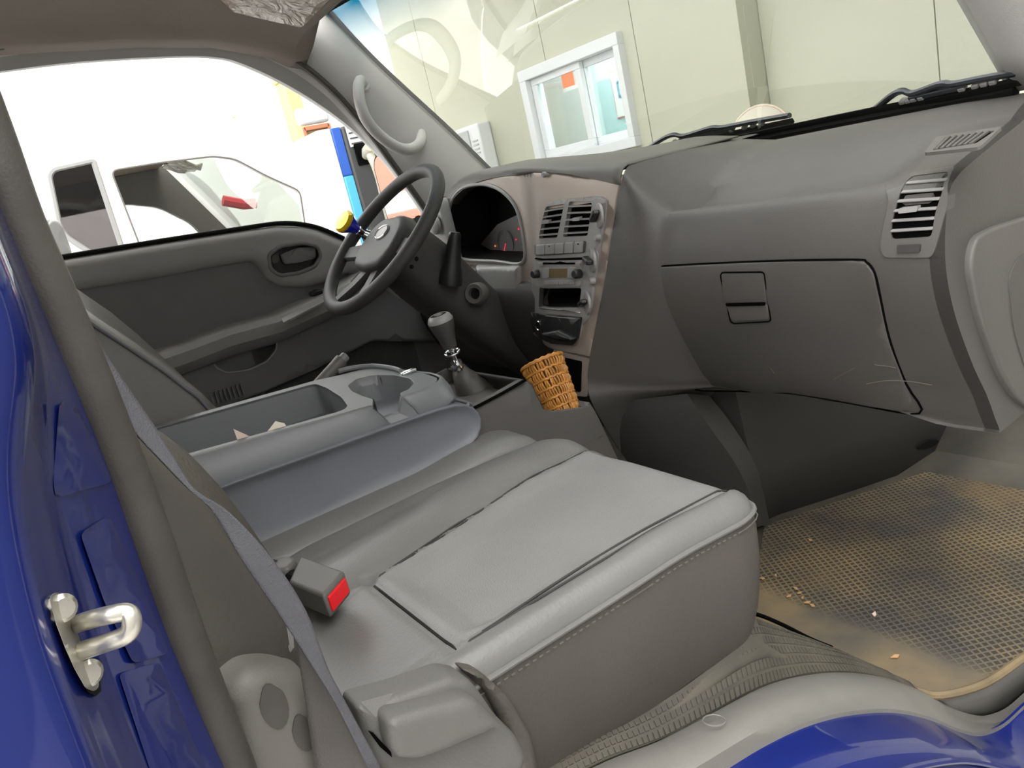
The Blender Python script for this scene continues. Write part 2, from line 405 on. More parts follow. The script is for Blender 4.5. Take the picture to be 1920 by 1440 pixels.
a = [V(2.6, q.y, q.z - .04) + frame((-1, -.3, .1))[0] * (.122 * math.cos(t * .2094)) + frame((-1, -.3, .1))[1] * (.122 * math.sin(t * .2094)) for t in range(30)]
tube('rim', a, .006, 'beige_rim', rf, ns=8, closed=True)
tube('stem', [V(2.62, q.y, q.z - .1), V(2.64, q.y, GZ)], .015, 'beige_rim', rf, ns=8)

# ================================================================ SETTING: the truck cab
# ---- floor: foot well, riser under the seats, toe board
FZ = -.05
prof = [(-.28, .17), (.3, .17), (.58, .165), (.64, .15), (.70, .08), (.76, -.01), (.82, FZ), (1.0, FZ), (1.5, FZ), (1.6, FZ + .03), (1.68, .1), (1.74, .4)]
tag(gridm('floor', [[V(x, y, z) for y in (-.66, -.4, -.2, .05, .4, .78)] for x, z in prof], 'rubber_floor', thick=.02), 'dark rubber covered cab floor and toe board', 'floor', kind='structure')
# heater tunnel side between the two foot wells
bt = [P(1428, 985, Z=FZ), P(1455, 972, Z=FZ), P(1600, 925, Z=FZ), P(1785, 862, Z=FZ)]
cols = []
for p in bt: cols.append([V(p.x, p.y, FZ - .02), V(p.x, p.y, .08), V(p.x, p.y + .01, .2), V(p.x, p.y + .03, .45)])
cols = [[V(1.12, .1, z.z) for z in cols[0]], [V(1.15, -.12, z.z) for z in cols[0]]] + cols + [[V(p.x + .02, p.y + .12, p.z) for p in cols[-1]]]
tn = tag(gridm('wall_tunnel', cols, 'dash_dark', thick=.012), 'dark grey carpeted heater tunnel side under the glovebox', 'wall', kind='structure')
q = P(1722, 832, Y=cols[4][1].y - .0); 
lathe('vent_hole', [(.0, .001), (.02, .001), (.022, -.002)], pl(1730, 832, bt[2], (bt[3] - bt[2]).cross(V(0, 0, 1))) + V(0, -.012, 0), (bt[3] - bt[2]).cross(V(0, 0, 1)), 'matte_black', tn, sx=1.3, sy=.45)
# rubber covered hump beside the seat, falling to the foot well
S = [(1000, 1445, -.625), (1100, 1378, -.625), (1200, 1312, -.625), (1300, 1240, -.625), (1392, 1164, -.625), (1440, 1172, -.622), (1500, 1195, -.62), (1560, 1219, -.625), (1620, 1250, -.65), (1690, 1283, -.68)]
T = [(1010, 1490, -.672), (1130, 1428, -.672), (1235, 1388, -.672), (1330, 1338, -.672), (1420, 1291, -.672), (1490, 1270, -.67), (1560, 1262, -.67), (1620, 1266, -.675), (1670, 1277, -.69), (1715, 1294, -.705)]
Sc = cat([P(a, b, Y=y) for a, b, y in S], 5); Tc = cat([P(a, b, Y=y) for a, b, y in T], 5)
hcols = []
for s, t in zip(Sc, Tc):
    c = [s + V(0, .14, -.03)]
    for j in range(7):
        u = j / 6; c.append(s.lerp(t, u) + V(0, 0, .008 * math.sin(u * math.pi)))
    hcols.append(c)
hc = tag(gridm('trim_3', hcols, 'rubber_floor', thick=.006), 'ribbed rubber floor covering beside the passenger seat', 'floor covering', kind='structure')
tb = MB()
for i in range(2, len(hcols) - 4):
    for j in range(1, 7):
        for h in (0, .5):
            a = hcols[i][j].lerp(hcols[i + 1][j], h); b = hcols[i][j + 1].lerp(hcols[i + 1][j + 1], h); e = hcols[i + 1][j] - hcols[i][j]
            cx = (e.normalized()); cy = (b - a).normalized(); cz = cx.cross(cy); cz = cz if cz.z > 0 else -cz
            if i >= 22 or (j % 2 == 0 or j > 3): tb.add(*box_vf((a + b) / 2 + e * .25 + cz * .0036, (cx, cy, cz), (e.length * .34, (b - a).length * .72, .0016)))
tb.build('tread_blocks', 'rubber_floor', hc, kind='stuff')
# sill scuff plate
T2 = T[:-1] + [(1735, 1303, -.715), (1785, 1331, -.735), (1835, 1343, -.745), (1880, 1330, -.75), (1915, 1302, -.755), (1960, 1255, -.76)]
R2 = [(1080, 1545, -.735), (1200, 1485, -.735), (1300, 1432, -.735), (1380, 1384, -.735), (1450, 1345, -.735), (1510, 1318, -.735), (1570, 1302, -.735), (1630, 1296, -.735), (1690, 1303, -.735), (1745, 1320, -.74), (1790, 1342, -.75), (1838, 1355, -.755), (1885, 1342, -.76), (1925, 1308, -.765), (1975, 1262, -.77)]
O2 = [(1140, 1565, -.765), (1260, 1497, -.765), (1350, 1441, -.765), (1425, 1395, -.765), (1490, 1363, -.765), (1545, 1344, -.765), (1600, 1333, -.765), (1660, 1329, -.765), (1705, 1334, -.765), (1752, 1347, -.77), (1797, 1366, -.775), (1838, 1374, -.78), (1880, 1358, -.785), (1925, 1318, -.79), (1980, 1272, -.795)]
Tc, Rc, Oc = [cat([P(a, b, Y=y) for a, b, y in L], 4) for L in (T2, R2, O2)]
scols = []
for t, r, o in zip(Tc, Rc, Oc):
    scols.append([t + V(0, .02, -.012), t + V(0, 0, -.002), t + V(0, -.006, .004), t.lerp(r, .5) + V(0, 0, .006), r + V(0, .004, .003), r + V(0, -.004, -.002), o, o + V(0, -.002, -.02)])
sl = tag(gridm('trim_1', scols, 'sill', sharp=50), 'grey plastic scuff plate curving along the door sill', 'sill trim', kind='structure')
q = P(1340, 1357, Y=-.705)
tube('screw_cover', [q + V(.013 * math.cos(t * .314), .011 * math.sin(t * .314), .0045 - .30 * .013 * math.cos(t * .314)) for t in range(20)], .0009, 'sill', sl, ns=6, closed=True)
fe_s = [P(a, b, Z=z) for a, b, z in ((1700, 1290, FZ + .0), (1765, 1306, FZ), (1845, 1284, FZ), (1920, 1234, FZ), (2000, 1178, FZ), (2090, 1120, FZ))]
fe_t = [P(a, b, Y=y) for a, b, y in ((1735, 1303, -.715), (1785, 1332, -.735), (1840, 1345, -.746), (1905, 1312, -.754), (1985, 1235, -.762), (2080, 1160, -.77))]
gridm('sill_front', [cat(fe_s, 3), [a.lerp(b, .5) + V(0, 0, .004) for a, b in zip(cat(fe_s, 3), cat(fe_t, 3))], cat(fe_t, 3)], 'sill', sl, thick=.004)
# blue rocker below
bc = []
for i, o in enumerate(Oc):
    bc.append([o + V(0, .006, -.004), o + V(0, -.012, -.008), o + V(.0, -.05, -.018), o + V(0, -.075, -.035), o + V(0, -.085, -.06), o + V(0, -.088, -.2), o + V(0, -.08, -.4)])
wr = tag(gridm('wall_right', bc, 'paint', sharp=60), 'glossy blue painted rocker panel under the door sill', 'body panel', kind='structure')
tube('flange_bead', [c[3] + V(0, -.003, .004) for c in bc], .004, 'paint', wr, ns=8)
# ---- passenger side B-pillar, blue paint
LIP = [(-30, 380), (0, 470), (40, 560), (62, 660), (56, 740), (40, 850), (46, 960), (66, 1060), (100, 1200), (150, 1330), (190, 1440), (240, 1570)]
LIP = [(-75, 250)] + LIP
WSX = [(-60, 250), (0, 395), (45, 505), (100, 640), (150, 755), (205, 885), (255, 1040), (305, 1180), (365, 1320), (420, 1440), (480, 1570)]
bcol = []
for (x, y) in LIP:
    w = interp([(b, a) for a, b in WSX], y)
    g = w - x
    bcol.append([P(x - 260, y - 20, Y=-.90), P(x - 60, y, Y=-.895), P(x - 16, y, Y=-.888), P(x, y, Y=-.878), P(x + 9, y, Y=-.868), P(x + .14 * g, y, Y=-.855), P(x + .30 * g, y, Y=-.82), P(x + .36 * g, y, Y=-.80), P(x + .62 * g, y, Y=-.775), P(x + .68 * g, y, Y=-.76), P(x + 1.0 * g, y, Y=-.72), P(x + 1.02 * g + 14, y, Y=-.69)])
bp = tag(gridm('wall_b_pillar', bcol, 'paint', sharp=60), 'glossy blue painted door pillar with the latch striker', 'body panel', kind='structure')
bp.modifiers.new('subdivision', 'SUBSURF').levels = 2; bp.modifiers[-1].render_levels = 2
fl = []
for (x, y) in [(96, 720), (108, 800), (118, 900), (140, 1000)]:
    fl.append([P(x - 22, y, Y=-.846), P(x + 14, y, Y=-.842), P(x + 60 + (y - 720) * .12, y + 25, Y=-.805)])
ws = [P(a, b, Y=-.70) for a, b in ((-75, 130), (-22, 270), (30, 415), (95, 560), (136, 655), (208, 830), (276, 1010), (350, 1220), (436, 1440), (500, 1600))]
tr = tag(tube('trim_2', cat(ws, 4), .0155, 'rubber', ns=16), 'dark rubber weatherstrip running down the blue door pillar', 'weatherstrip', kind='structure')
# ---- cab back wall, roof skin, driver's side shell
tag(box('wall_back', (-.27, 0, .55), (.02, 1.5, 1.6), 'headliner', bevel=0), 'grey cab rear wall behind the seats', 'wall', kind='structure')
he = [(-.28, 1.28), (.2, 1.282), (.45, 1.27), (.626, 1.251), (.757, 1.212), (.80, 1.185)]
hl = []
for i, (x, z) in enumerate(he):
    hl.append([V(x, .735, z - .012), V(x, .70, z), V(x, .68, z + .012), V(x + .01, .63, z + .035), V(x + .02, .5, z + .055), V(x + .03, .2, z + .07), V(x + .03, -.2, z + .07), V(x + .02, -.5, z + .055), V(x, -.68, z + .01), V(x, -.74, z - .02)])
fe = P(606, 22, Y=.66)
hl.append([V(.83, .72, 1.16), V(.84, .70, 1.18), V(.85, .68, 1.205), V(.86, .63, 1.25), V(.90, .5, 1.275), V(.93, .2, 1.29), V(.93, -.2, 1.29), V(.90, -.5, 1.275), V(.85, -.68, 1.2), V(.83, -.74, 1.16)])
ce = tag(gridm('ceiling', hl, 'headliner', thick=.02), 'brownish grey headliner of the truck cab', 'ceiling', kind='structure')
# left door frame band, seal, A-pillar trim
seal = [(-60, 95), (0, 86), (150, 68), (300, 60), (400, 65), (470, 77), (515, 93), (565, 120), (625, 170), (685, 238), (735, 305), (790, 382), (830, 445)]
gl = [(-60, 142), (0, 133), (150, 115), (330, 105), (405, 107), (450, 118), (525, 152), (600, 197), (660, 241), (702, 280), (742, 325), (790, 392), (825, 455)]
sp = cat([P(a, b, Y=.715) for a, b in seal], 4); gp = cat([P(a, b, Y=.765) for a, b in gl], 4)
wl = tag(gridm('wall_left', [[s + V(0, .004, .004), s.lerp(g, .3) + V(0, .02, 0), s.lerp(g, .55) + V(0, .012, 0), s.lerp(g, .95) + V(0, 0, 0), g + V(0, .012, .002)] for s, g in zip(sp, gp)], 'pillar', thick=.008), "grey upper frame of the driver's door around the window", 'door frame', kind='structure')
tube('seal', sp, .009, 'rubber', wl, ns=10)
pillL = [(512, 89), (560, 114), (622, 164), (682, 232), (737, 302), (800, 388), (840, 445)]
pillR = [(607, 18), (655, 72), (706, 124), (768, 182), (838, 246), (906, 313), (950, 355)]
a = cat([P(x, y, Y=.712) for x, y in pillL], 4); b = cat([P(x, y, Y=.685) for x, y in pillR], 4)
pa = tag(gridm('trim_4', [[s + V(0, .02, 0), s, s.lerp(e, .12) + V(0, -.012, .006), s.lerp(e, .5) + V(0, -.02, .004), s.lerp(e, .92) + V(0, -.008, 0), e, e + V(.02, .02, 0)] for s, e in zip(a, b)], 'pillar'), "grey plastic trim on the driver's side windshield pillar", 'pillar trim', kind='structure')
tube('edge_seal', [p + V(.008, -.002, .004) for p in b], .006, 'matte_black', pa, ns=8)
# header corner between headliner and windshield
# ---- windshield
LE = b                                                   # its driver's side edge
rt = [P(1740, -125, Y=-.68), P(1775, -70, Y=-.68), P(1815, 0, Y=-.68), P(1862, 82, Y=-.68), P(1906, 162, Y=-.68), P(1925, 200, Y=-.68)]
RE = cat(rt, 5); nr = len(LE)
def samp(L, t):
    f = t * (len(L) - 1); i = min(int(f), len(L) - 2); return L[i].lerp(L[i + 1], f - i)
top0 = LE[0]; 
def redge(z):                                            # right edge at a given height
    p, q = rt[2], rt[4]; t = (z - p.z) / (q.z - p.z); return p + (q - p) * t
wcols = []
for i in range(15):
    t = i / 14; c = []
    for j in range(13):
        l = samp(LE, j / 12); r = redge(l.z); p = l.lerp(V(r.x, r.y, l.z), t); c.append(p + V(.10 * (4 * t * (1 - t)), 0, 0))
    wcols.append(c)
w2 = tag(gridm('window_2', wcols, 'windshield'), 'truck windshield with a blue tinted top corner', 'windshield', kind='structure')
tube('upper_edge', [c[0] for c in wcols], .012, 'matte_black', w2, ns=8)
tube('lower_edge', [c[-1] + V(.0, 0, -.006) for c in wcols], .008, 'matte_black', w2, ns=8)
# right A-pillar
ra = [redge(z) for z in (1.15, 1.0, .87, .80, .74)]
rp = [[p + V(.02, .02, 0), p, p + V(-.015, -.02, .0), p + V(-.035, -.05, 0), p + V(-.03, -.075, 0), p + V(.0, -.08, 0)] for p in ra]
tag(gridm('trim_5', rp, 'pillar', thick=.004), "grey trim on the passenger's side windshield pillar", 'pillar trim', kind='structure')
tube('trim_6', [p + V(.0, -.088, 0) for p in ra], .010, 'silver'); tag(bpy.data.objects['trim_6'], "pale seal strip along the passenger's windshield pillar", 'seal', kind='structure')
tag(gridm('wall_a_pillar', [[p + V(.01, -.095, 0), p + V(.03, -.12, 0), p + V(.10, -.125, 0), p + V(.18, -.11, 0)] for p in ra], 'paint', thick=.003), "blue painted outer face of the passenger's windshield pillar", 'body panel', kind='structure')

# ---- the open passenger door, hinged at the front and swung out of the frame
hx, hy = 1.20, -.86; dd = V(-math.cos(math.radians(72)), -math.sin(math.radians(72)), 0); dnn = V(dd.y, -dd.x, 0)
if dnn.x > 0: dnn = -dnn
d2 = tag(bpy.data.objects.new('door_2', None), 'open passenger door with dark inner panel, swung out to the right', 'door', kind='structure'); link(d2, None, Vector((hx, hy, -.3)))
dpl = onPl((hx, hy, 0), dd, V(0, 0, 1), dnn)
patch('inner_panel', rnd([(.02, -.25), (1.0, -.1), (1.02, .80), (.04, .74)], .06), dpl, 'door_dark', d2, t=.05, res=.2)
patch('outer_skin', rnd([(.0, -.3), (1.02, -.15), (1.05, .80), (.02, .74)], .06), onPl(Vector((hx, hy, 0)) - dnn * .055, dd, V(0, 0, 1), dnn), 'paint', d2, t=.02, res=.2)
patch('window_frame', rnd([(.03, .72), (1.03, .78), (1.0, 1.3), (.62, 1.33)], .06), onPl(Vector((hx, hy, 0)) - dnn * .02, dd, V(0, 0, 1), dnn), 'paint', d2, holes=[rnd([(.16, .77), (.95, .82), (.93, 1.24), (.63, 1.27)], .05)], t=.03, res=.2)
# ================================================================ DASHBOARD
dash = thing('dashboard', 'dark grey moulded dashboard with glovebox and centre stack under the windshield', 'dashboard', (1.05, 0, .3))
_e = [P(a, b, Y=-.742) for a, b in ((1920, 224), (1871, 264), (1827, 300), (1795, 331), (1778, 371))]
PA = [(1.34, .735), (1.28, .733), (_e[0].x + .03, _e[0].z + .012), (_e[0].x, _e[0].z), (_e[1].x, _e[1].z), (_e[2].x, _e[2].z), (_e[3].x, _e[3].z), (_e[4].x, _e[4].z), (.976, .575), (.986, .503), (1.022, .418), (1.055, .36), (1.082, .302), (1.10, .293), (1.3, .30)]
PB = [(1.34, .738), (1.27, .737), (1.215, .722), (1.165, .694), (1.125, .664), (1.075, .650), (1.026, .664), (.998, .628), (.985, .565), (.99, .50), (1.015, .42), (1.04, .36), (1.06, .325), (1.09, .315), (1.3, .32)]
def mixp(a, b, t): return [(p[0] + (q[0] - p[0]) * t, p[1] + (q[1] - p[1]) * t) for p, q in zip(a, b)]
KEYS = [(-.742, PA), (-.68, PA), (-.655, mixp(PA, PB, .12)), (-.63, mixp(PA, PB, .5)), (-.605, mixp(PA, PB, .88)), (-.58, PB), (-.28, PB), (-.245, mixp(PB, PB, 0))]
def prof_at(y):
    if y <= KEYS[0][0]: return KEYS[0][1]
    for (a, p), (b, q) in zip(KEYS, KEYS[1:]):
        if y <= b: return mixp(p, q, (y - a) / (b - a))
    return KEYS[-1][1]
def dense_prof(p): return [(v.x, v.y) for v in cat([V(a, b, 0) for a, b in p], 5)]
DK = [(y, dense_prof(p)) for y, p in KEYS]
def g_dash(y, z):
    y = max(DK[0][0], min(DK[-1][0], y))
    for (a, p), (b, q) in zip(DK, DK[1:]):
        if y <= b: pr = mixp(p, q, (y - a) / (b - a)); break
    for (x0, z0), (x1, z1) in zip(pr[4:], pr[5:66]):
        if z0 >= z >= z1: return x0 + (x1 - x0) * (z0 - z) / max(1e-6, z0 - z1)
    return pr[4][0] if z > .7 else 1.08
def g_bez(y, z): return .94 + .16 * (z - .40) + .045 * smooth((y - .07) / .16)
c5 = [V(x, -.245, z) for x, z in PB]
c7 = [V(1.34, -.165, .752), V(1.25, -.165, .757), V(1.17, -.165, .76), V(1.10, -.165, .76), V(1.05, -.165, .76), V(1.02, -.165, .757)] + [sX(a, b, g_bez, .95) for a, b in ((1168, 330), (1160, 365), (1147, 440), (1135, 520), (1117, 610), (1105, 675), (1102, 715), (1112, 760))] + [P(1165, 850, X=1.0)]
cols = [[V(x, y, z) for x, z in p] for y, p in DK[:-1]]
def dn(c): return cat(c, 5)
flank = []
for t in (0, .12, .3, .5, .7, .85, .95, 1):
    c = []
    for a, b in zip(c5, c7):
        p = a.lerp(b, t); c.append(p + V(-.012 * math.sin(t * math.pi) if 6 <= c5.index(a) <= 12 else 0, 0, 0))
    flank.append(dn(c))
body = cols + flank + [[p + V(.03, .012, 0) for p in flank[-1]], [p + V(.12, .02, 0) for p in flank[-1]]]
gridm('body', body, 'dash', dash, sharp=50)
# lower side of the centre stack running down to the tunnel
ls = [[P(1112, 760, X=.95), P(1165, 850, X=1.0), P(1240, 935, X=1.05), P(1330, 1010, X=1.08)],
      [P(1200, 748, X=.985), P(1250, 830, X=1.02), P(1320, 915, X=1.07), P(1385, 1000, X=1.1)],
      [P(1288, 738, X=1.055), P(1330, 800, X=1.07), P(1385, 880, X=1.1), P(1430, 985, X=1.14)],
      [P(1330, 742, X=1.12), P(1375, 800, X=1.13), P(1420, 880, X=1.15), P(1445, 990, X=1.17)]]
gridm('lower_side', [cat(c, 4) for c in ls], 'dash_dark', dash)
# end panel facing the door opening
ep = [(x, z) for x, z in DK[0][1][8:66]] + [(1.34, .30), (1.34, .735)]
patch('end_panel', ep, onY(lambda x, z: -.742), 'dash', dash, t=.02, res=.05, grid=False)
def g_end(x, z): return -.746
tagp = patch('end_cover', rnd(pxY(g_end, [(1812, 500), (1822, 445), (1860, 425), (1990, 385), (1990, 790), (1905, 755), (1870, 700), (1832, 600)], -.75), .03), onY(lambda x, z: -.752), 'plastic', dash, t=.01, res=.06, roll=.005)  # lighter plastic than the end panel paints in light falling on the cover
patch('end_recess', rnd(pxY(g_end, [(1880, 520), (1900, 480), (1990, 455), (1990, 740), (1915, 700), (1890, 620)], -.75), .025), onY(lambda x, z: -.7535), 'dash', dash, t=.004, res=.06)
# ---- glovebox
GB = [(1227, 507), (1240, 499), (1430, 489.5), (1600, 486.5), (1625, 491), (1641, 512), (1652, 560), (1670, 640), (1700, 720), (1724, 775), (1600, 757), (1480, 737), (1380, 733), (1302, 730), (1268, 700), (1243, 640), (1229, 570)]
gbp = pxX(g_dash, GB)
lid = patch('glovebox_lid', gbp, onX(lambda y, z: g_dash(y, z) - .003), 'dash', dash, t=.006, res=.025, roll=.004)
gd = cat([V(g_dash(y, z) - .0008, y, z) for y, z in gbp], 4, True)
n3 = len(gd); seamline = gd[:int(n3 * 9.1 / 17)] 
tube('glovebox_gap', gd, .0017, 'void', dash, ns=6, closed=True)
g1 = lambda y, z: g_dash(y, z) - .0045
latch = patch('latch', rnd(pxX(g1, [(1352, 513), (1432, 512), (1436, 567), (1358, 569)]), .004), onX(g1), 'dash', lid, t=.004, res=.02, roll=.001)
patch('latch_scoop', rnd(pxX(g1, [(1359, 570), (1437, 568), (1443, 601), (1372, 604)]), .008), onX(lambda y, z: g_dash(y, z) - .004 + .0), 'plastic', latch, t=.003, res=.012, roll=.0025)
patch('latch_gap', rnd(pxX(g1, [(1362, 568), (1436, 566), (1437, 572), (1364, 574)]), .002), onX(lambda y, z: g_dash(y, z) - .0072), 'void', latch, t=.001, res=.02)
tube('latch_outline', cat([V(g1(y, z) + .0005, y, z) for y, z in rnd(pxX(g1, [(1350, 511), (1433, 510), (1446, 603), (1371, 607)]), .008)], 1, True), .0012, 'void', latch, ns=6, closed=True)
# ---- side vent
def qb(name, pts, g, o0, o1, m, parent, r=.003, res=.03, roll=0, **k):
    return patch(name, rnd(pxX(g, pts), r, 3), onX(lambda y, z: g(y, z) - o1), m, parent, t=o1 - o0, res=res, roll=roll, **k)
SV = [(1711, 329), (1784, 320), (1770, 358), (1756, 398), (1749, 443), (1673, 448), (1674, 418), (1689, 367)]
sur = [(1704, 318), (1800, 308), (1782, 372), (1766, 430), (1756, 466), (1748, 482), (1660, 482), (1652, 464), (1658, 425), (1672, 370)]
vf = patch('side_vent', rnd(pxX(g_dash, sur), .012, 4), onX(lambda y, z: g_dash(y, z) - .003), 'plastic', dash, holes=[rnd(pxX(g_dash, SV), .006, 3)], t=.02, res=.015)
patch('vent_cavity', rnd(pxX(g_dash, [(a, b) for a, b in SV]), .006), onX(lambda y, z: g_dash(y, z) - .0005), 'void', vf, t=.002, res=.02)
def slat(name, a, b, g, par, m, h=.0022, out=.003, dep=.006):
    p, q = sX(*a, g), sX(*b, g); c = (p + q) / 2 + V(-out, 0, 0); e = (q - p); L = e.length; e.normalize()
    n = e.cross(V(-.35, 0, .94)).normalized(); w = n.cross(e)
    box(name, c, (L, dep, h), m, par, ax=(e, n, w), bevel=.0008)
def lsamp(L, t):
    ds = [0]
    for a, b in zip(L, L[1:]): ds.append(ds[-1] + (b - a).length)
    s = t * ds[-1]
    for i in range(len(L) - 1):
        if s <= ds[i + 1] or i == len(L) - 2: return L[i].lerp(L[i + 1], (s - ds[i]) / (ds[i + 1] - ds[i]))
for i in range(6):
    t = (i + .85) / 6.7
    L = lsamp([V(1711, 329, 0), V(1700, 345, 0), V(1689, 367, 0), V(1680, 390, 0), V(1674, 418, 0), V(1673, 448, 0)], t); R = lsamp([V(1784, 320, 0), V(1777, 340, 0), V(1770, 358, 0), V(1762, 378, 0), V(1756, 398, 0), V(1749, 443, 0)], t)
    slat('slat', (L.x, L.y), (R.x, R.y), g_dash, vf, 'silver')
qb('slat_tab', [(1692, 388), (1727, 384), (1726, 394), (1691, 398)], g_dash, -.001, .009, 'silver', vf, .0015)
qb('thumbwheel', [(1687, 458), (1730, 456), (1729, 470), (1687, 472)], g_dash, -.004, .007, 'dash_dark', vf, .002)
# ---- defroster grille on the end of the dash top
p0 = V(1.12, -.70, .7275); nn = V(-.18, 0, 1).normalized(); rr_, uu_, _ = frame(nn, (1, 0, 0))
def onp(l): return [((q - p0).dot(rr_), (q - p0).dot(uu_)) for q in (pl(a, b, p0, nn) for a, b in l)]
fo = onp([(1733, 291), (1757, 260), (1880, 241), (1838, 280)]); fi = onp([(1749, 286), (1773, 262), (1867, 249), (1831, 273)])
dg = patch('defroster_grille', rnd(fo, .006), onPl(p0 + nn * .003, rr_, uu_, nn), 'plastic', dash, holes=[rnd(fi, .003)], t=.004, res=.03, grid=False)
patch('grille_cavity', rnd(fi, .003), onPl(p0 + nn * .001, rr_, uu_, nn), 'void', dg, t=.001, res=.03, grid=False)
A, B, Cc, D = [Vector(p) for p in fi]
for i in range(7):
    t = (i + .6) / 7.6; u = A.lerp(D, t); w = B.lerp(Cc, t); c = (u + w) / 2; q = p0 + rr_ * c.x + uu_ * c.y + nn * .003; e = (rr_ * (w - u).x + uu_ * (w - u).y); L = e.length; e.normalize()
    box('grille_bar', q, (L, .004, .003), 'dash', dg, ax=(e, nn.cross(e), nn), bevel=.0006)
# ---- hood pad above the instruments
ht = [(1173, 311), (1100, 309), (1020, 311), (950, 315), (905, 320), (870, 333), (848, 352), (835, 378)]
hb = [(1164, 346), (1100, 332), (1040, 323), (965, 327), (912, 336), (876, 350), (852, 372), (838, 395)]
hs = []
for (a, b), (c, d_) in zip(ht, hb):
    p = sX(c, d_, g_bez, .98); q = P(a, b, X=p.x + .02); hs.append([p + V(.02, 0, -.006), p + V(-.002, 0, 0), p.lerp(q, .4) + V(-.006, 0, 0), q + V(-.008, 0, -.004), q + V(.004, 0, .001), q + V(.12, 0, .0), V(1.33, q.y, min(q.z, .775))])
hs = [cat([c[j] for c in hs], 4) for j in range(7)]
hp = gridm('hood_pad', hs, 'plastic', dash, thick=.003, sharp=60)
q = sX(1025, 332, g_bez, .98); lathe('screw_cap', [(0, .003), (.005, .003), (.006, .0015), (.006, -.004)], q + V(-.006, 0, .006), (-1, 0, .1), 'silver', hp, ns=14)
# ---- bezel around instruments and centre stack
CH = [(843, 470), (841, 415), (847, 378), (866, 354), (893, 346), (920, 348), (946, 362), (969, 391), (981, 440), (981, 492), (930, 490), (870, 486)]
BO = [(1168, 331), (1160, 365), (1147, 440), (1135, 520), (1117, 610), (1105, 672), (1060, 662), (1020, 648), (998, 628), (960, 575), (925, 527), (905, 506), (870, 500), (842, 492), (834, 465), (833, 410), (840, 372), (860, 350), (890, 338), (940, 329), (1000, 325), (1040, 323), (1100, 332)]
z5 = lambda l: [(900 + a / 4, 320 + b / 4) for a, b in l]
FP = z5([(440, 470), (455, 380), (490, 250), (540, 228), (700, 210), (850, 196), (905, 200), (940, 225), (925, 400), (900, 520), (880, 640), (865, 760), (845, 900), (825, 1040), (800, 1120), (760, 1160), (735, 1270), (700, 1318), (600, 1305), (530, 1295), (450, 1262), (405, 1210), (380, 1150), (375, 1000), (392, 760), (415, 560)])
chp = pxX(g_bez, CH, .98); bop = pxX(g_bez, BO, .98)
bz = patch('instrument_bezel', rnd(bop, .006, 2), onX(g_bez), 'taupe', dash, holes=[rnd(chp, .004, 2), rnd(pxX(g_bez, z5([(462, 470), (500, 290), (840, 240), (800, 600), (745, 1000), (735, 1040), (420, 1030), (425, 600)]), .96), .004, 2)], t=.02, res=.022, roll=.006)
rim = cat([V(g_bez(y, z) - .001, y, z) for y, z in chp], 4, True); tube('cluster_rim', rim, .0045, 'silver', bz, ns=8, closed=True)
# cavity and gauges
cl = [V(g_bez(y, z), y, z) for y, z in rnd(chp, .004, 2)]
cen = sum(cl, V(0, 0, 0)) / len(cl)
v = []; 
for k_, (dx, s) in enumerate(((0, 1), (.05, .97), (.12, .93))): v += [cen + (p - cen) * s + V(dx, 0, 0) for p in cl]
f = ring_faces(3, len(cl), True, False, False); f.append(tuple(2 * len(cl) + i for i in range(len(cl))))
cav = mesh('cluster_cavity', v, f, 'matte_black', bz)
gx = lambda y, z: g_bez(y, z) + .085
M['gauge'] = mat('gauge_face', (.13, .125, .125), .4); M['lamp_red'] = mat('warning_lamp', (.5, .02, .03), .4, emit=(1, .05, .1), estr=.8); M['lamp_orange'] = mat('warning_lamp_orange', (.5, .15, .05), .4, emit=(1, .3, .1), estr=.6)
gp_ = qb('gauge_panel', [(886, 489), (905, 455), (935, 420), (985, 396), (1010, 410), (1010, 494)], gx, 0, .004, 'gauge', cav, .004)
g2 = lambda y, z: gx(y, z) - .006
def ringon(name, px, py, r, g, m, par, w=.0012, x0=1.05):
    c = sX(px, py, g, x0); tube(name, [c + V(0, r * math.cos(t * math.pi / 16), r * math.sin(t * math.pi / 16)) for t in range(32)], w, m, par, ns=6, closed=True); return c
c = ringon('gauge_ring', 948, 457, .034, g2, 'plastic', gp_); lathe('gauge_dial', [(0, .002), (.033, .002), (.033, 0)], c + V(.003, 0, 0), (-1, 0, .15), 'gauge', gp_)
tube('needle', [c, c + V(-.002, .012, -.018)], .0012, 'lamp_red', gp_, ns=6)
for a, b, r, mm in ((973, 429, .0028, 'lamp_red'), (968, 449, .0022, 'lamp_red'), (929, 461, .0026, 'lamp_orange')):
    lathe('warning_lamp', [(0, .002), (r, .002), (r, 0)], sX(a, b, g2, 1.05), (-1, 0, .1), mm, gp_, ns=10)
for a, b in ((907, 482), (953, 481)):
    p = sX(a, b, g2, 1.05); tube('reset_stalk', [p, p + V(-.018, 0, -.002)], .0028, 'black', gp_, ns=8)
for a, b in ((935, 455), (952, 446), (948, 470)):
    box('dial_mark', sX(a, b, g2, 1.05), (.001, .008, .0015), 'silver', gp_, bevel=0)
patch('column_surround', rnd(pxX(g_bez, [(895, 496), (978, 496), (978, 560), (965, 572), (925, 545), (900, 515)], .98), .008), onX(lambda y, z: g_bez(y, z) - .012), 'silver', bz, t=.02, res=.02, roll=.012)
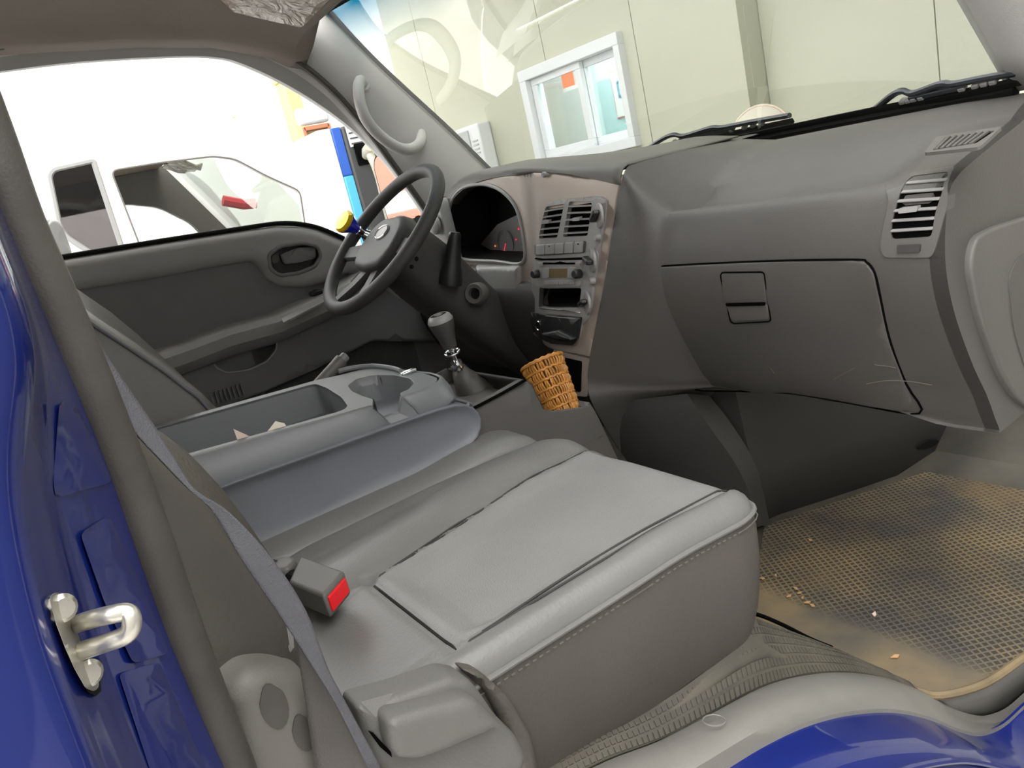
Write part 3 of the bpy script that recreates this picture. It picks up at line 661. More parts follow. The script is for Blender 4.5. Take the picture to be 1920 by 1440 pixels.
# ---- centre stack
g_st = lambda y, z: g_bez(y, z) - .006
fpp = pxX(g_st, FP, .96)
VL = z5([(492, 272), (632, 247), (578, 503), (440, 510)]); VR = z5([(668, 232), (846, 226), (805, 490), (620, 500)])
BIN = z5([(447, 876), (760, 880), (753, 1026), (440, 1020)])
hol = [rnd(pxX(g_st, L, .96), .005, 3) for L in (VL, VR, BIN)]
st = patch('centre_stack', rnd(fpp, .004, 2), onX(g_st), 'silver', dash, holes=hol, t=.012, res=.02, roll=.003)
for L, h in ((VL, hol[0]), (VR, hol[1])):
    v_ = patch('air_vent', h, onX(lambda y, z: g_st(y, z) + .011), 'void', st, t=.003, res=.03, grid=False)
    a, b, c, d_ = [V(x, y, 0) for x, y in L]
    for i in range(5):
        t = (i + .72) / 5.3; u = a.lerp(d_, t); w = b.lerp(c, t); slat('slat', (u.x, u.y), (w.x, w.y), g_st, v_, 'silver', h=.0020, out=-.001, dep=.006)
    m_ = (a + b + c + d_) / 4; off = -8 if L is VL else 0
    qb('slat_tab', [(m_.x - 6 + off, m_.y - 3), (m_.x + 7 + off, m_.y - 4.5), (m_.x + 6 + off, m_.y + 2), (m_.x - 7 + off, m_.y + 3)], g_st, -.002, .006, 'silver', v_, .001)
BR = z5([(415, 555), (797, 524), (790, 612), (415, 632)])
a, b, c, d_ = [V(x, y, 0) for x, y in BR]
qb('switch_frame', BR, g_st, -.002, .002, 'dash_dark', st, .005)
for i in range(5):
    t0, t1 = i / 5 + .012, (i + 1) / 5 - .012; L = [a.lerp(b, t0), a.lerp(b, t1), d_.lerp(c, t1), d_.lerp(c, t0)]; L = [p.lerp((a + b + c + d_) / 4, .05) for p in L]
    s_ = qb('switch', [(p.x, p.y) for p in L], g_st, 0, .005, 'silver', st, .002, roll=.0012)
    if i in (1, 4): m_ = (L[0] + L[1]) / 2; lathe('indicator', [(0, .001), (.0016, .001), (.0016, 0)], sX(m_.x, m_.y + 4, g_st, .96) + V(-.005, 0, 0), (-1, 0, 0), 'matte_black', s_, ns=8)
# radio
M['lcd'] = mat('radio_display', (.16, .12, .06), .25)
rad = qb('radio', z5([(425, 668), (778, 655), (762, 866), (432, 860)]), g_st, -.002, .004, 'silver', st, .004)
g3 = lambda y, z: g_st(y, z) - .004
qb('radio_gap', z5([(412, 655), (780, 652), (779, 668), (412, 664)]), g3, -.003, .0005, 'void', rad, .0005)
qb('disc_slot', z5([(475, 688), (560, 690), (600, 680), (650, 690), (722, 688), (722, 702), (475, 702)]), g3, -.002, .001, 'void', rad, .0005)
for L in ([(440, 690), (474, 688), (474, 710), (440, 712)], [(724, 684), (760, 683), (759, 708), (724, 710)]): qb('radio_button', z5(L), g3, 0, .004, 'silver', rad, .002)
qb('display', z5([(522, 735), (668, 735), (662, 802), (520, 802)]), g3, -.001, .0012, 'lcd', rad, .002)
for L in ([(482, 730), (522, 730), (518, 800), (478, 800)], [(668, 728), (720, 726), (714, 806), (664, 802)]): qb('preset_button', z5(L), g3, 0, .004, 'silver', rad, .003)
for x in (437, 748): lathe('radio_knob', [(0, .016), (.007, .016), (.009, .013), (.0095, 0)], sX(*z5([(x, 772)])[0], g3, .96), (-1, 0, .16), 'black', rad, ns=20)
for i in range(6):
    t0 = 482 + i * 39; qb('radio_key', z5([(t0, 824), (t0 + 36, 824), (t0 + 36, 852), (t0, 852)]), g3, 0, .003, 'silver', rad, .0015)
# storage bin
hb_ = hol[2]; cl = [V(g_st(y, z), y, z) for y, z in hb_]; n = len(cl)
mesh('storage_bin', cl + [p + V(.09, 0, 0) for p in cl], ring_faces(2, n, True, False, False) + [tuple(n + i for i in range(n))], 'matte_black', st)
tube('chrome_strip', [sX(*z5([k_])[0], g3, .95) for k_ in ((450, 1032), (600, 1046), (755, 1066))], .0016, 'chrome', st, ns=6)
ash = qb('ashtray', z5([(387, 1062), (500, 1075), (762, 1100), (738, 1262), (700, 1308), (540, 1292), (450, 1256), (408, 1205), (388, 1150)]), g3, -.002, .004, 'black', st, .004, roll=.002)
g4 = lambda y, z: g3(y, z) - .004
tube('trim_line', [sX(*z5([k_])[0], g4, .95) for k_ in ((492, 1090), (715, 1112))], .0009, 'silver', ash, ns=6)
cc = sX(*z5([(443, 1160)])[0], g4, .95)
lt = lathe('lighter', [(0, .002), (.0085, .002), (.0085, -.002)], cc, (-1, 0, .16), 'matte_black', ash, ns=20)
tube('lighter_ring', [cc + V(-.002, .0105 * math.cos(t * math.pi / 12), .0105 * math.sin(t * math.pi / 12)) for t in range(24)], .0016, 'chrome', lt, ns=6, closed=True)
qb('ashtray_lip', z5([(470, 1215), (600, 1190), (722, 1250), (715, 1272), (600, 1265)]), g4, -.002, .012, 'black', ash, .006, res=.01, roll=.008)
# climate dials
dn_ = V(-.88, .42, .15).normalized()
for i, (x, y) in enumerate(((1124, 404), (1111, 487), (1101, 567))):
    c = sX(x, y, g_st, .96) + V(-.003, 0, 0); dl = lathe('climate_dial', [(0, .0015), (.021, .0015), (.0235, .0005), (.024, -.004)], c, dn_, 'silver', st, ns=28)
    r_, u_, n_ = frame(dn_); ang = (.5, -.2, .35)[i]; e = r_ * math.cos(ang) + u_ * math.sin(ang)
    box('dial_grip', c + dn_ * .008, (.036, .010, .014), 'black', dl, ax=(e, n_.cross(e), n_), bevel=.003)
for x, y in ((1124, 444), (1114, 526)):
    lathe('push_button', [(0, .006), (.006, .006), (.0075, .003), (.0075, -.004)], sX(x, y, g_st, .96) + V(-.004, 0, 0), dn_, 'silver', st, ns=18)
# pocket frame under the stack
qb('pocket_frame', [(1036, 655), (1104, 674), (1100, 745), (1052, 740)], g_bez, -.03, -.002, 'taupe', dash, .006)
qb('pocket', [(1046, 668), (1090, 678), (1088, 735), (1056, 730)], g_bez, -.01, .0005, 'void', dash, .003)
# ---- driver's half of the dashboard
dl_ = []
for y in (.12, .2, .52, .62, .70, .755):
    e = smooth((y - .60) / .15) * .02
    dl_.append([V(1.34, y, .765), V(1.10, y, .77), V(1.19 + e, y, .755 - e), V(1.19 + e, y, .70), V(1.16, y, .60), V(1.0, y, .545), V(.985, y, .45), V(1.02, y, .36), V(1.10, y, .28), V(1.3, y, .27)])
gridm('driver_side_body', [cat(c, 3) for c in dl_], 'dash_dark', dash)
q = P(822, 428, X=1.0)
vp = patch('outer_vent', rnd([(q.y - .05, q.z - .10), (q.y + .05, q.z - .10), (q.y + .06, q.z + .06), (q.y - .02, q.z + .075)], .02), onX(lambda y, z: 1.0 + .1 * (z - .7)), 'silver', dash, t=.03, res=.03, roll=.006)
lathe('vent_knob', [(0, .012), (.018, .012), (.024, .008), (.025, 0)], V(.995, q.y, q.z + .01), (-1, 0, .1), 'silver', vp, ns=24)
for i in range(2): box('vent_slot', (.992, q.y - .01, q.z - .05 - i * .018), (.006, .05, .007), 'void', vp)
for x in (1200, 1183):
    pass
M['scuff'] = mat('scuff_mark', (.15, .12, .09), .8)
fl = lambda px, py: pl(px, py, (c5[8] + c7[8]) / 2, (c7[8] - c5[8]).cross(V(0, 0, 1)))
for L in ([(1562, 712), (1580, 702), (1602, 690)], [(1640, 684), (1665, 687), (1680, 690)], [(1625, 720), (1660, 714), (1705, 715), (1748, 722)], [(1445, 690), (1452, 700)]):
    L = [L[0]] + L[1:]
    tube('scuff_mark', cat([V(g_dash(p.y, p.z) - .0032, p.y, p.z) for p in (sX(a, b, lambda y, z: g_dash(y, z) - .003) for a, b in L)], 3), .0006, 'scuff', dash, ns=5)
# ================================================================ PASSENGER SEAT
ps = thing('passenger_seat', 'grey vinyl passenger seat nearest the open door, with piped cushion and recliner lever', 'seat', (.38, -.43, .17))
OUT = [(.685, -.60), (.672, -.648), (.635, -.662), (.45, -.664), (.24, -.662), (.10, -.655), (.10, -.215), (.45, -.205), (.66, -.215), (.69, -.27), (.693, -.42)]
OUT = rnd(OUT, .02, 3)
SEAM_IN = [(.255, -.41), (.40, -.385), (.55, -.345), (.70, -.322)]
def segd(p, L):
    return dist_open(p, L)
def dist_open(p, L):
    b = 1e9
    for (ax, ay), (bx, by) in zip(L, L[1:]):
        dx, dy = bx - ax, by - ay; t = max(0, min(1, ((p[0] - ax) * dx + (p[1] - ay) * dy) / (dx * dx + dy * dy))); b = min(b, math.hypot(p[0] - ax - t * dx, p[1] - ay - t * dy))
    return b
SEAM_OUT = [(.10, -.61), (.252, -.628), (.45, -.628), (.645, -.62), (.70, -.605)]
SEAM_REAR = [(.255, -.41), (.252, -.628)]
SEAM_REAR2 = [(.255, -.41), (.10, -.43)]
def zcush(x, y):
    z = .376 - .012 * smooth((x - .5) / .18)
    o = smooth((-y - .60) / .04)                                     # outer bolster
    z += .006 * o
    yi = interp([(a, b) for a, b in SEAM_IN], max(.255, x))
    if x > .255 and y < yi and y > -.628: z += -.012 * smooth((yi - y) / .05) * smooth((y + .628) / .03) * smooth((x - .255) / .05) * (1 - .5 * smooth((x - .5) / .15))
    if y > yi: z += .010 * math.sin(min(1, (y - yi) / .12) * math.pi)
    if x < .255: z -= .012 * smooth((.255 - x) / .12)
    for L, w, dp in ((SEAM_IN, .006, .006), (SEAM_OUT, .006, .006), (SEAM_REAR, .006, .006), (SEAM_REAR2, .005, .004)):
        d = dist_open((x, y), L)
        if d < w * 3: z -= dp * math.exp(-(d / w) ** 2)
    return z
cu = patch('cushion', OUT, onZ(zcush), 'vinyl', ps, t=.0, res=.0085, roll=.030, back=False, sharp=180)
edge = [V(a, b, zcush(a, b) - .030) for a, b in dens(OUT, .03)]
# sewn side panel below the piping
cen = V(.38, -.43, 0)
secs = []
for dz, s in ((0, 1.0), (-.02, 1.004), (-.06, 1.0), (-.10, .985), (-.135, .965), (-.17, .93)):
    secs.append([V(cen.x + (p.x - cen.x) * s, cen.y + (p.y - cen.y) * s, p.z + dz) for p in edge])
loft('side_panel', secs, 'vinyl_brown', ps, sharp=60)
tube('piping', [p + V((p.x - cen.x) * .006, (p.y - cen.y) * .006, .001) for p in edge], .0032, 'vinyl', cu, ns=8, closed=True)
stl = MB()
for p, q in zip(edge, edge[1:]):
    if p.y < -.5 or p.x > .6:
        for t in (0, .25, .5, .75):
            a = p.lerp(q, t); stl.add(*box_vf(a + V((a.x - cen.x) * .013, (a.y - cen.y) * .013, -.008), ((q - p).normalized(), V(0, 0, 1), (q - p).normalized().cross(V(0, 0, 1))), (.0045, .0012, .0012)))
stl.build('stitching', 'side_plastic', cu, kind='stuff')
# perforated insert of the cushion, a slightly different grain
M['vinyl_perf'] = mat('perforated_vinyl', (.23, .228, .222), .4, .9, 520, .05, 9)
ins = [(.256, -.411), (.40, -.386), (.55, -.346), (.662, -.331), (.676, -.42), (.676, -.56), (.668, -.613), (.648, -.6195), (.45, -.628), (.254, -.628)]
patch('insert', rnd(ins, .004), onZ(lambda x, y: zcush(x, y) + .0007), 'vinyl_perf', cu, t=.0015, res=.0085, back=False, sharp=180, extra=lambda x, y: -.03 + math.sqrt(max(0, .0009 - max(0, .03 - dist((x, y), OUT)) ** 2)))
M['seam'] = mat('seam_dark_vinyl', (.035, .034, .032), .8)  # stitched seams in darker vinyl
for nm, L in (('seam', SEAM_IN), ('seam', SEAM_OUT[1:]), ('seam', SEAM_REAR)):
    q_ = [V(a, b, 0) for a, b in dens(list(L) + [L[-1]], .015)[:-1]]; q_ = [p for p in q_ if inside((p.x, p.y), OUT) and dist((p.x, p.y), OUT) > .012]
    tube(nm, [V(p.x, p.y, zcush(p.x, p.y) + .0012 - (.03 - math.sqrt(max(0, .0009 - max(0, .03 - dist((p.x, p.y), OUT)) ** 2)))) for p in q_], .0017, 'seam', cu, ns=6)
# backrest, mostly behind the door pillar
bf = [P(a, b, Y=-.655) for a, b in ((225, 815), (255, 843), (300, 868), (350, 905), (395, 953), (440, 1010), (490, 1082), (530, 1140))]
bs = []
for y, dx in ((-.655, -.012), (-.645, 0), (-.62, .018), (-.56, .02), (-.44, .012), (-.30, .02), (-.24, .014), (-.225, 0), (-.215, -.015)):
    rear = -.13
    loop = [V(p.x + dx, y, p.z) for p in bf]
    loop += [V(.105 + dx, y, .44), V(.07, y, .40), V(-.06, y, .40)] + [V(p.x - .16, y, p.z) for p in bf[::-1]]
    loop = [V(bf[0].x - .05 + dx, y, bf[0].z + .06)] + loop
    bs.append(loop)
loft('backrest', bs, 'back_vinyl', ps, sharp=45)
# lower flap of the backrest where it meets the cushion
fp = [P(a, b, Y=-.648) for a, b in ((470, 1215), (500, 1195), (530, 1160), (552, 1170), (560, 1260), (480, 1262))]
patch('backrest_flap', [(p.x, p.z) for p in fp], onY(lambda x, z: -.648), 'vinyl', ps, t=.02, res=.02, roll=.006)
# hinge cover (rounded plastic) at the rear corner
hcx = [P(a, b, Y=-.675) for a, b in ((405, 1300), (425, 1270), (455, 1248), (500, 1242), (535, 1248), (570, 1262), (600, 1300), (625, 1370), (640, 1480), (430, 1500))]
hg = patch('hinge_cover', rnd([(p.x, p.z) for p in hcx], .015), onY(lambda x, z: -.69), 'side_plastic', ps, t=.06, res=.02, roll=.02)
for a, b, w, h in ((515, 1325, .010, .020), (570, 1375, .008, .017)):
    q = P(a, b, Y=-.6915); c = [(q.x + w * math.cos(t * .3927) * (1 if math.sin(t * .39) < .5 else .8), q.z + h * math.sin(t * .3927)) for t in range(16)]
    patch('finger_hole', c, onY(lambda x, z: -.6912), 'rubber', hg, t=.001, res=.01, grid=False)
# recliner housing and lever
HS = [(672, 1330), (760, 1305), (850, 1272), (885, 1278), (905, 1300), (935, 1345), (975, 1385), (992, 1420), (985, 1450), (900, 1480), (740, 1470), (700, 1430), (682, 1380)]
hp_ = [P(a, b, Y=-.70) for a, b in HS]
rh = patch('recliner_housing', rnd([(p.x, p.z) for p in hp_], .006), onY(lambda x, z: -.70), 'lever', ps, t=.035, res=.015, roll=.010)
LV = [(730, 1362), (742, 1350), (800, 1332), (880, 1312), (900, 1316), (930, 1346), (948, 1362), (942, 1372), (900, 1385), (840, 1412), (790, 1430), (748, 1428), (735, 1405)]
lp = [P(a, b, Y=-.722) for a, b in LV]
lev = patch('recliner_lever', rnd([(p.x, p.z) for p in lp], .006), onY(lambda x, z: -.722), 'lever', ps, t=.026, res=.012, roll=.010)
sl_ = [P(a, b, Y=-.7012) for a, b in ((690, 1370), (700, 1374), (733, 1410), (735, 1420), (712, 1400))]
patch('lever_slot', [(p.x, p.z) for p in sl_], onY(lambda x, z: -.7015), 'void', rh, t=.001, res=.01, grid=False)
sk = [P(a, b, Y=-.674) for a, b in ((868, 1256), (905, 1262), (960, 1310), (1000, 1380), (1020, 1470), (985, 1470), (960, 1385), (915, 1300))]
patch('trim_rib', rnd([(p.x, p.z) for p in sk], .008), onY(lambda x, z: -.674), 'vinyl_brown', ps, t=.02, res=.012, roll=.008)

# ================================================================ MIDDLE SEAT folded into a console
ms = thing('folding_middle_seat', 'grey middle seat folded forward into a console with open tray and cup holder', 'seat', (.35, 0, .17))
MO = rnd([(.685, -.19), (.69, -.05), (.655, .06), (.62, .115), (.06, .115), (.06, -.195), (.45, -.19), (.66, -.2)], .02, 3)
zm = lambda x, y: .366 + .01 * smooth((x - .45) / .15) - .02 * smooth((x - .62) / .08)
mc = patch('cushion', MO, onZ(zm), 'vinyl', ms, t=.16, res=.02, roll=.03, sharp=180)
# padded back of the folded backrest
nose = [(.60, .395), (.612, .42), (.60, .445), (.57, .458)]
pad = []
for y, i in ((-.118, .018), (-.128, .008), (-.133, 0), (-.134, 0), (-.05, -.002), (.04, -.002), (.11, 0), (.122, .01), (.126, .02)):
    top = [(.05, .478 - i), (.2, .470 - i), (.35, .463 - i), (.5, .457 - i), (.575 - i * .5, .452 - i), (.603 - i, .436 - i * .5), (.614 - i, .41), (.600 - i, .378 + i * .5), (.56, .363 + i), (.3, .352 + i), (.05, .348 + i)]
    pad.append([V(x, y, z) for x, z in top])
loft('padded_back', pad, 'vinyl_blue', ms, sharp=60, sub=1)
tube('pad_seam', cat([V(.596, -.125, .44), V(.613, -.1, .432), V(.621, 0, .43), V(.616, .1, .432), V(.60, .14, .44)], 5), .003, 'vinyl_blue', ms, ns=8)
# hard tray on top
zt = lambda x, y: .528 - .068 * x + .08 * (y + .1)
def zpx(l): return pxZ(zt, l, .5)
TO = rnd(zpx([(318, 872), (345, 860), (500, 816), (650, 775), (698, 761), (700, 748), (680, 742), (660, 733), (652, 722), (668, 710), (700, 703), (740, 703), (768, 709), (776, 718), (765, 730), (750, 736), (752, 745), (790, 733), (817, 720), (820, 708), (790, 698), (740, 692), (690, 690), (640, 703), (590, 714), (300, 795), (255, 810)]), .005, 2)
BINO = rnd(zpx([(310, 855), (345, 852), (500, 809), (640, 770), (652, 762), (640, 745), (612, 727), (590, 719), (300, 800), (262, 815)]), .012, 3)
cpx = [(652, 722), (668, 710), (700, 703), (740, 703), (768, 709), (776, 718), (765, 730), (748, 736), (705, 748), (680, 742), (660, 733)]
CUP = rnd(zpx(cpx), .006, 2)
tr_ = patch('tray', TO, onZ(zt), 'tray', ms, holes=[BINO], t=.005, res=.02, bevel=.0015)
def wall(name, L, z1, m, par, base=False, zoff=0):
    a = [V(x, y, zt(x, y) + zoff) for x, y in L]; b = [V(p.x, p.y, z1(p.x) if callable(z1) else z1) for p in a]; n = len(a)
    f = ring_faces(2, n, True, False, False)
    if base: f.append(tuple(n + i for i in range(n)))
    return mesh(name, a + b, f, m, par)
wall('bin_liner', BINO, lambda x: .462 - .02 * x + .005, 'tray', tr_, True)
# outer wall with the notch in front of the cup holder
nt_ = [(318, 872), (345, 860), (500, 816), (650, 775), (697, 761.5), (699, 762), (711, 785), (748, 772), (753, 744), (755, 744), (790, 733), (817, 720), (824, 712)]
nb_ = [(325, 945), (390, 917), (560, 862), (690, 818), (735, 802), (737, 802), (745, 799), (775, 788), (788, 784), (790, 783), (815, 773), (836, 760), (850, 745)]
side = []
for k_, ((a, b), (c, d_)) in enumerate(zip(nt_, nb_)):
    p = sZ(a, b, zt) if k_ not in (6, 7) else P(a, b, Y=-.112); q = P(c, d_, Y=-.122); side.append([p + V(0, .003, 0), p + V(0, -.002, -.003), p.lerp(q, .5) + V(0, -.002, 0), q, q + V(0, .01, -.01)])
e0 = sZ(824, 712, zt)
for (a, b) in ((826, 706), (812, 700), (790, 697), (740, 692)):
    p = sZ(a, b, zt); n_ = V(1, .2, 0).normalized(); side.append([p + V(-.003, 0, 0), p + V(.002, 0, -.003), p + V(.012, 0, -.022), p + V(.016, 0, -.045), p + V(.01, 0, -.055)])
gridm('tray_side', side[:5], 'tray', tr_, thick=.004, sharp=180)
gridm('notch_wall', side[4:10], 'tray', tr_, thick=.004, sharp=20)
rp_ = side[9:]; rp_ = [cat([c[j] for c in rp_], 4) for j in range(5)]
gridm('tray_nose', rp_, 'tray', tr_, thick=.004, sharp=180)
tw = [V(x, y, zt(x, y)) for x, y in TO if y > .02]
gridm('tray_far_side', [tw, [p + V(0, .004, -.05) for p in tw]], 'tray', tr_, thick=.004)
# cup holder well
cc_ = [V(x, y, zt(x, y) - .001) for x, y in CUP]; n = len(cc_); cm = sum(cc_, V(0, 0, 0)) / n
mk_ = [p.y > -.085 for p in cc_]
cw = cc_ + [cm + (p - cm) * .97 + V(0, 0, -.055) for p in cc_]
cw = [V(p.x, max(p.y, -.106), p.z) for p in cw]
ff = [(i, (i + 1) % n, n + (i + 1) % n, n + i) for i in range(n) if cc_[i].y > -.07 or cc_[(i + 1) % n].y > -.07]
ch = mesh('cup_holder', cw, ff + [tuple(n + i for i in range(n))], 'tray', tr_)
M['grip'] = mat('cup_grip', (.05, .048, .045), .6)
for k_ in range(3):
    q = sZ(700 + k_ * 22, 716 - abs(k_ - 1) * 2, lambda x, y: zt(x, y) - .012); box('cup_finger', q + V(.006, .012, 0), (.018, .006, .02), 'grip', ch, bevel=.003)
lipc = cat([sZ(a, b, zt) + V(0, 0, .004) for a, b in ((636, 700), (660, 694), (700, 690), (735, 694), (752, 699))], 4)
tube('tray_lip', lipc, .004, 'tray', tr_, ns=8, squash=1.2)
gp2 = lambda x, y: zt(x, y) + .012
q = sZ(775, 697, zt); box('tray_clip', q + V(-.01, .0, .003), (.03, .014, .006), 'chrome', tr_, bevel=.002)
# papers in the tray
for i, (L, lab) in enumerate((([(441, 806), (470, 819), (466, 838), (452, 840)], 'small pinkish paper slip standing in the console tray'), ([(497, 818), (520, 791), (536, 795), (548, 815), (530, 840)], 'cream paper corner sticking out of the console tray beside the slip'))):
    poly = [P(a, b, Y=-.088) for a, b in L]
    M['pink_paper'] = M.get('pink_paper') or mat('pinkish_paper', (.62, .5, .43), .8)
    o = patch('paper_slip', [(p.x, p.z) for p in poly], onY(lambda x, z: -.088 + .2 * (z - .48)), ('pink_paper', 'paper')[i], None, t=.0012, res=.02, grid=False); tag(o, lab, 'paper')
# ================================================================ DRIVER'S SEAT (backrest seen past the console)
ds = thing('driver_seat', "dark grey driver's seat with reclined piped backrest beside the driver's door", 'seat', (.3, .39, .17))
nf = [P(a, b, Y=.19) for a, b in ((110, 560), (165, 603), (240, 652), (300, 692), (345, 726), (370, 745), (396, 772))]
ff_ = [P(a, b, Y=.60) for a, b in ((85, 503), (130, 535), (200, 583), (250, 625), (310, 680), (350, 720), (380, 752))]
sd = []
for t, dx in ((-.03, -.03), (-.01, -.008), (0, 0), (.1, .012), (.25, -.006), (.5, -.02), (.75, -.006), (.93, .006), (1, 0), (1.03, -.03)):
    lp_ = [a.lerp(b, t) + V(dx, 0, 0) for a, b in zip(nf, ff_)]
    lp_ += [V(.27, lp_[0].y, .44), V(.27, lp_[0].y, .36), V(.06, lp_[0].y, .36), V(-.14, lp_[0].y, .82)]
    sd.append(lp_)
loft('backrest', sd, 'vinyl', ds, sharp=50)
tube('backrest_piping', cat([p + V(.0, -.003, .001) for p in nf], 3), .0032, 'vinyl_blue', ds, ns=8)
tube('seam', cat([p + V(.003, .014, .001) for p in nf], 3), .0022, 'rubber', ds, ns=6)
DO = rnd([(.66, .20), (.70, .3), (.70, .5), (.66, .62), (.18, .62), (.18, .19)], .04)
patch('cushion', DO, onZ(lambda x, y: .36 + .02 * smooth((x - .5) / .15)), 'vinyl', ds, t=.17, res=.04, roll=.03)
q = P(152, 583, Y=.18); tg = box('belt_guide', q + V(-.012, 0, -.004), (.03, .004, .03), 'tray', ds, bevel=.002)
# ================================================================ DRIVER'S DOOR
dr = tag(bpy.data.objects.new('door_1', None), "driver's door inner panel in two greys with pull handle and armrest", 'door', kind='structure'); link(dr, None, Vector((.5, .78, .3)))
belt = [(-80, 512), (0, 502), (110, 486), (300, 455), (450, 432), (520, 422), (562, 423), (600, 431), (645, 450), (700, 485), (770, 540)]
h0 = lambda x, z: .775
patch('panel', pxY(h0, belt + [(860, 620), (860, 900), (300, 1000), (-60, 1000)]), onY(h0), 'door_dark', dr, t=.04, res=.08)
hr = lambda x, z: .745
groove = [(760, 580), (700, 540), (660, 512), (620, 528), (575, 540), (530, 537), (503, 522), (490, 500), (476, 490), (440, 494), (300, 520), (140, 545), (0, 568), (-80, 580)]
HR = rnd(pxY(hr, [(503, 478), (525, 462), (570, 455), (595, 462), (602, 480), (590, 500), (560, 512), (525, 517), (507, 505)]), .01, 3)
ur = patch('upper_rail', pxY(hr, belt + groove), onY(hr), 'door', dr, holes=[HR], t=.035, res=.025, roll=.028)
tube('glass_seal', cat([P(a, b - 3, Y=.765) for a, b in belt[:-2]], 3), .006, 'matte_black', dr, ns=8)
# handle in its bowl
loop = [V(x, .752, z) for x, z in HR]; n = len(loop); cm = sum(loop, V(0, 0, 0)) / n
bw = mesh('handle_bowl', loop + [cm + (p - cm) * .93 + V(0, .02, 0) for p in loop], ring_faces(2, n, True, False, False) + [tuple(n + i for i in range(n))], 'dash_dark', ur)
tube('bowl_rim', cat([V(x, .744, z) for x, z in HR], 1, True), .005, 'door_dark', ur, ns=8, closed=True)
patch('handle_pull', rnd(pxY(hr, [(526, 477), (560, 464), (594, 463), (595, 484), (560, 494), (535, 496)]), .008), onY(lambda x, z: .748), 'door_dark', bw, t=.012, res=.02, roll=.006)
patch('lock_knob', rnd(pxY(hr, [(509, 481), (522, 474), (526, 489), (512, 495)]), .006), onY(lambda x, z: .748), 'rubber', bw, t=.01, res=.02)
# armrest
ar = []
for a, b in ((280, 676), (350, 652), (430, 622), (520, 598), (560, 580), (610, 558), (680, 520), (760, 480)):
    p = P(a, b, Y=.70); ar.append([p + V(0, .08, .012), p + V(0, .03, .008), p + V(0, .004, .003), p + V(0, -.004, -.008), p + V(0, 0, -.035), p + V(0, .03, -.06), p + V(0, .08, -.07)])
arm = gridm('armrest', cat_cols(ar) if False else [c for c in ar], 'door', dr)
patch('switch_plate', rnd([(p.x, p.y) for p in (P(528, 598, Z=.583), P(606, 561, Z=.583), P(610, 566, Z=.583), P(532, 606, Z=.583))], .003), onZ(lambda x, y: .585), 'silver', arm, t=.004, res=.05, grid=False)
q = P(592, 549, Y=.745); s_ = box('window_switch', q, (.03, .03, .012), 'black', arm, bevel=.003); box('switch_key', q + V(0, -.004, .009), (.012, .012, .006), 'dash', s_, bevel=.002)
hl_ = lambda x, z: .748
PK = rnd(pxY(hl_, [(396, 672), (450, 655), (518, 630), (519, 655), (500, 678), (465, 694), (425, 699), (405, 690)]), .01, 3)
LP = pxY(hl_, [(300, 668), (350, 655), (430, 628), (520, 604), (610, 566), (700, 520), (760, 490), (840, 640), (700, 640), (600, 690), (500, 735), (380, 780), (300, 800)])
lw = patch('lower_panel', LP, onY(hl_), 'door_dark', dr, holes=[PK], t=.02, res=.04, roll=.01)
pk = [V(x, .75, z) for x, z in PK]; n = len(pk); mesh('pull_pocket', pk + [p + V(0, .035, .0) for p in pk], ring_faces(2, n, True, False, False) + [tuple(n + i for i in range(n))], 'door_dark', lw)
tube('pocket_rim', cat([V(x, .747, z) for x, z in PK[6:]], 1), .0025, 'door', lw, ns=6)
gr = MB()
for i in range(8):
    q = P(398 + i * 8, 748 - i * 2.6, Y=.735); gr.add(*box_vf(q, AX, (.004, .01, .03)))
gr.build('speaker_grille', 'door_dark', lw)
# kick side of the foot well behind the wheel
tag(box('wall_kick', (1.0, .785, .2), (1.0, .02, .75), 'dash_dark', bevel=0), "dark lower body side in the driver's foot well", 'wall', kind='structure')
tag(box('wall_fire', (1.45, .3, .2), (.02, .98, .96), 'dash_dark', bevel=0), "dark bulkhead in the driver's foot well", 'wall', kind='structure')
# driver's window glass
gpts = [(p.x, p.z) for p in gp] + [(q.x, q.z) for q in (P(a, b, Y=.775) for a, b in belt[::-1][2:])]
w3 = patch('window_3', gpts, onY(lambda x, z: .782), 'sideglass', None, t=.004, res=.1, grid=False); tag(w3, "driver's door window glass", 'window', kind='structure')
# grab handle on the pillar
ghp = [(682, 168, .700), (676, 152, .685), (672, 166, .668), (676, 196, .655), (688, 226, .650), (712, 254, .650), (744, 276, .652), (768, 280, .655), (786, 270, .665), (790, 254, .685), (784, 246, .702)]
gh = thing('grab_handle', 'grey plastic grab handle on the windshield pillar above the steering wheel', 'handle', P(690, 240, Y=.69))
tube('grip', cat([P(a, b, Y=.70 - (.70 - y) * 1.35) for a, b, y in ghp], 5), .0148, 'pillar', gh, ns=14)
for a, b in ((682, 160), (784, 254)):
    lathe('mount', [(0, .006), (.015, .006), (.019, .002), (.02, -.006)], P(a, b, Y=.688), (-.3, -1, .2), 'pillar', gh, ns=20)
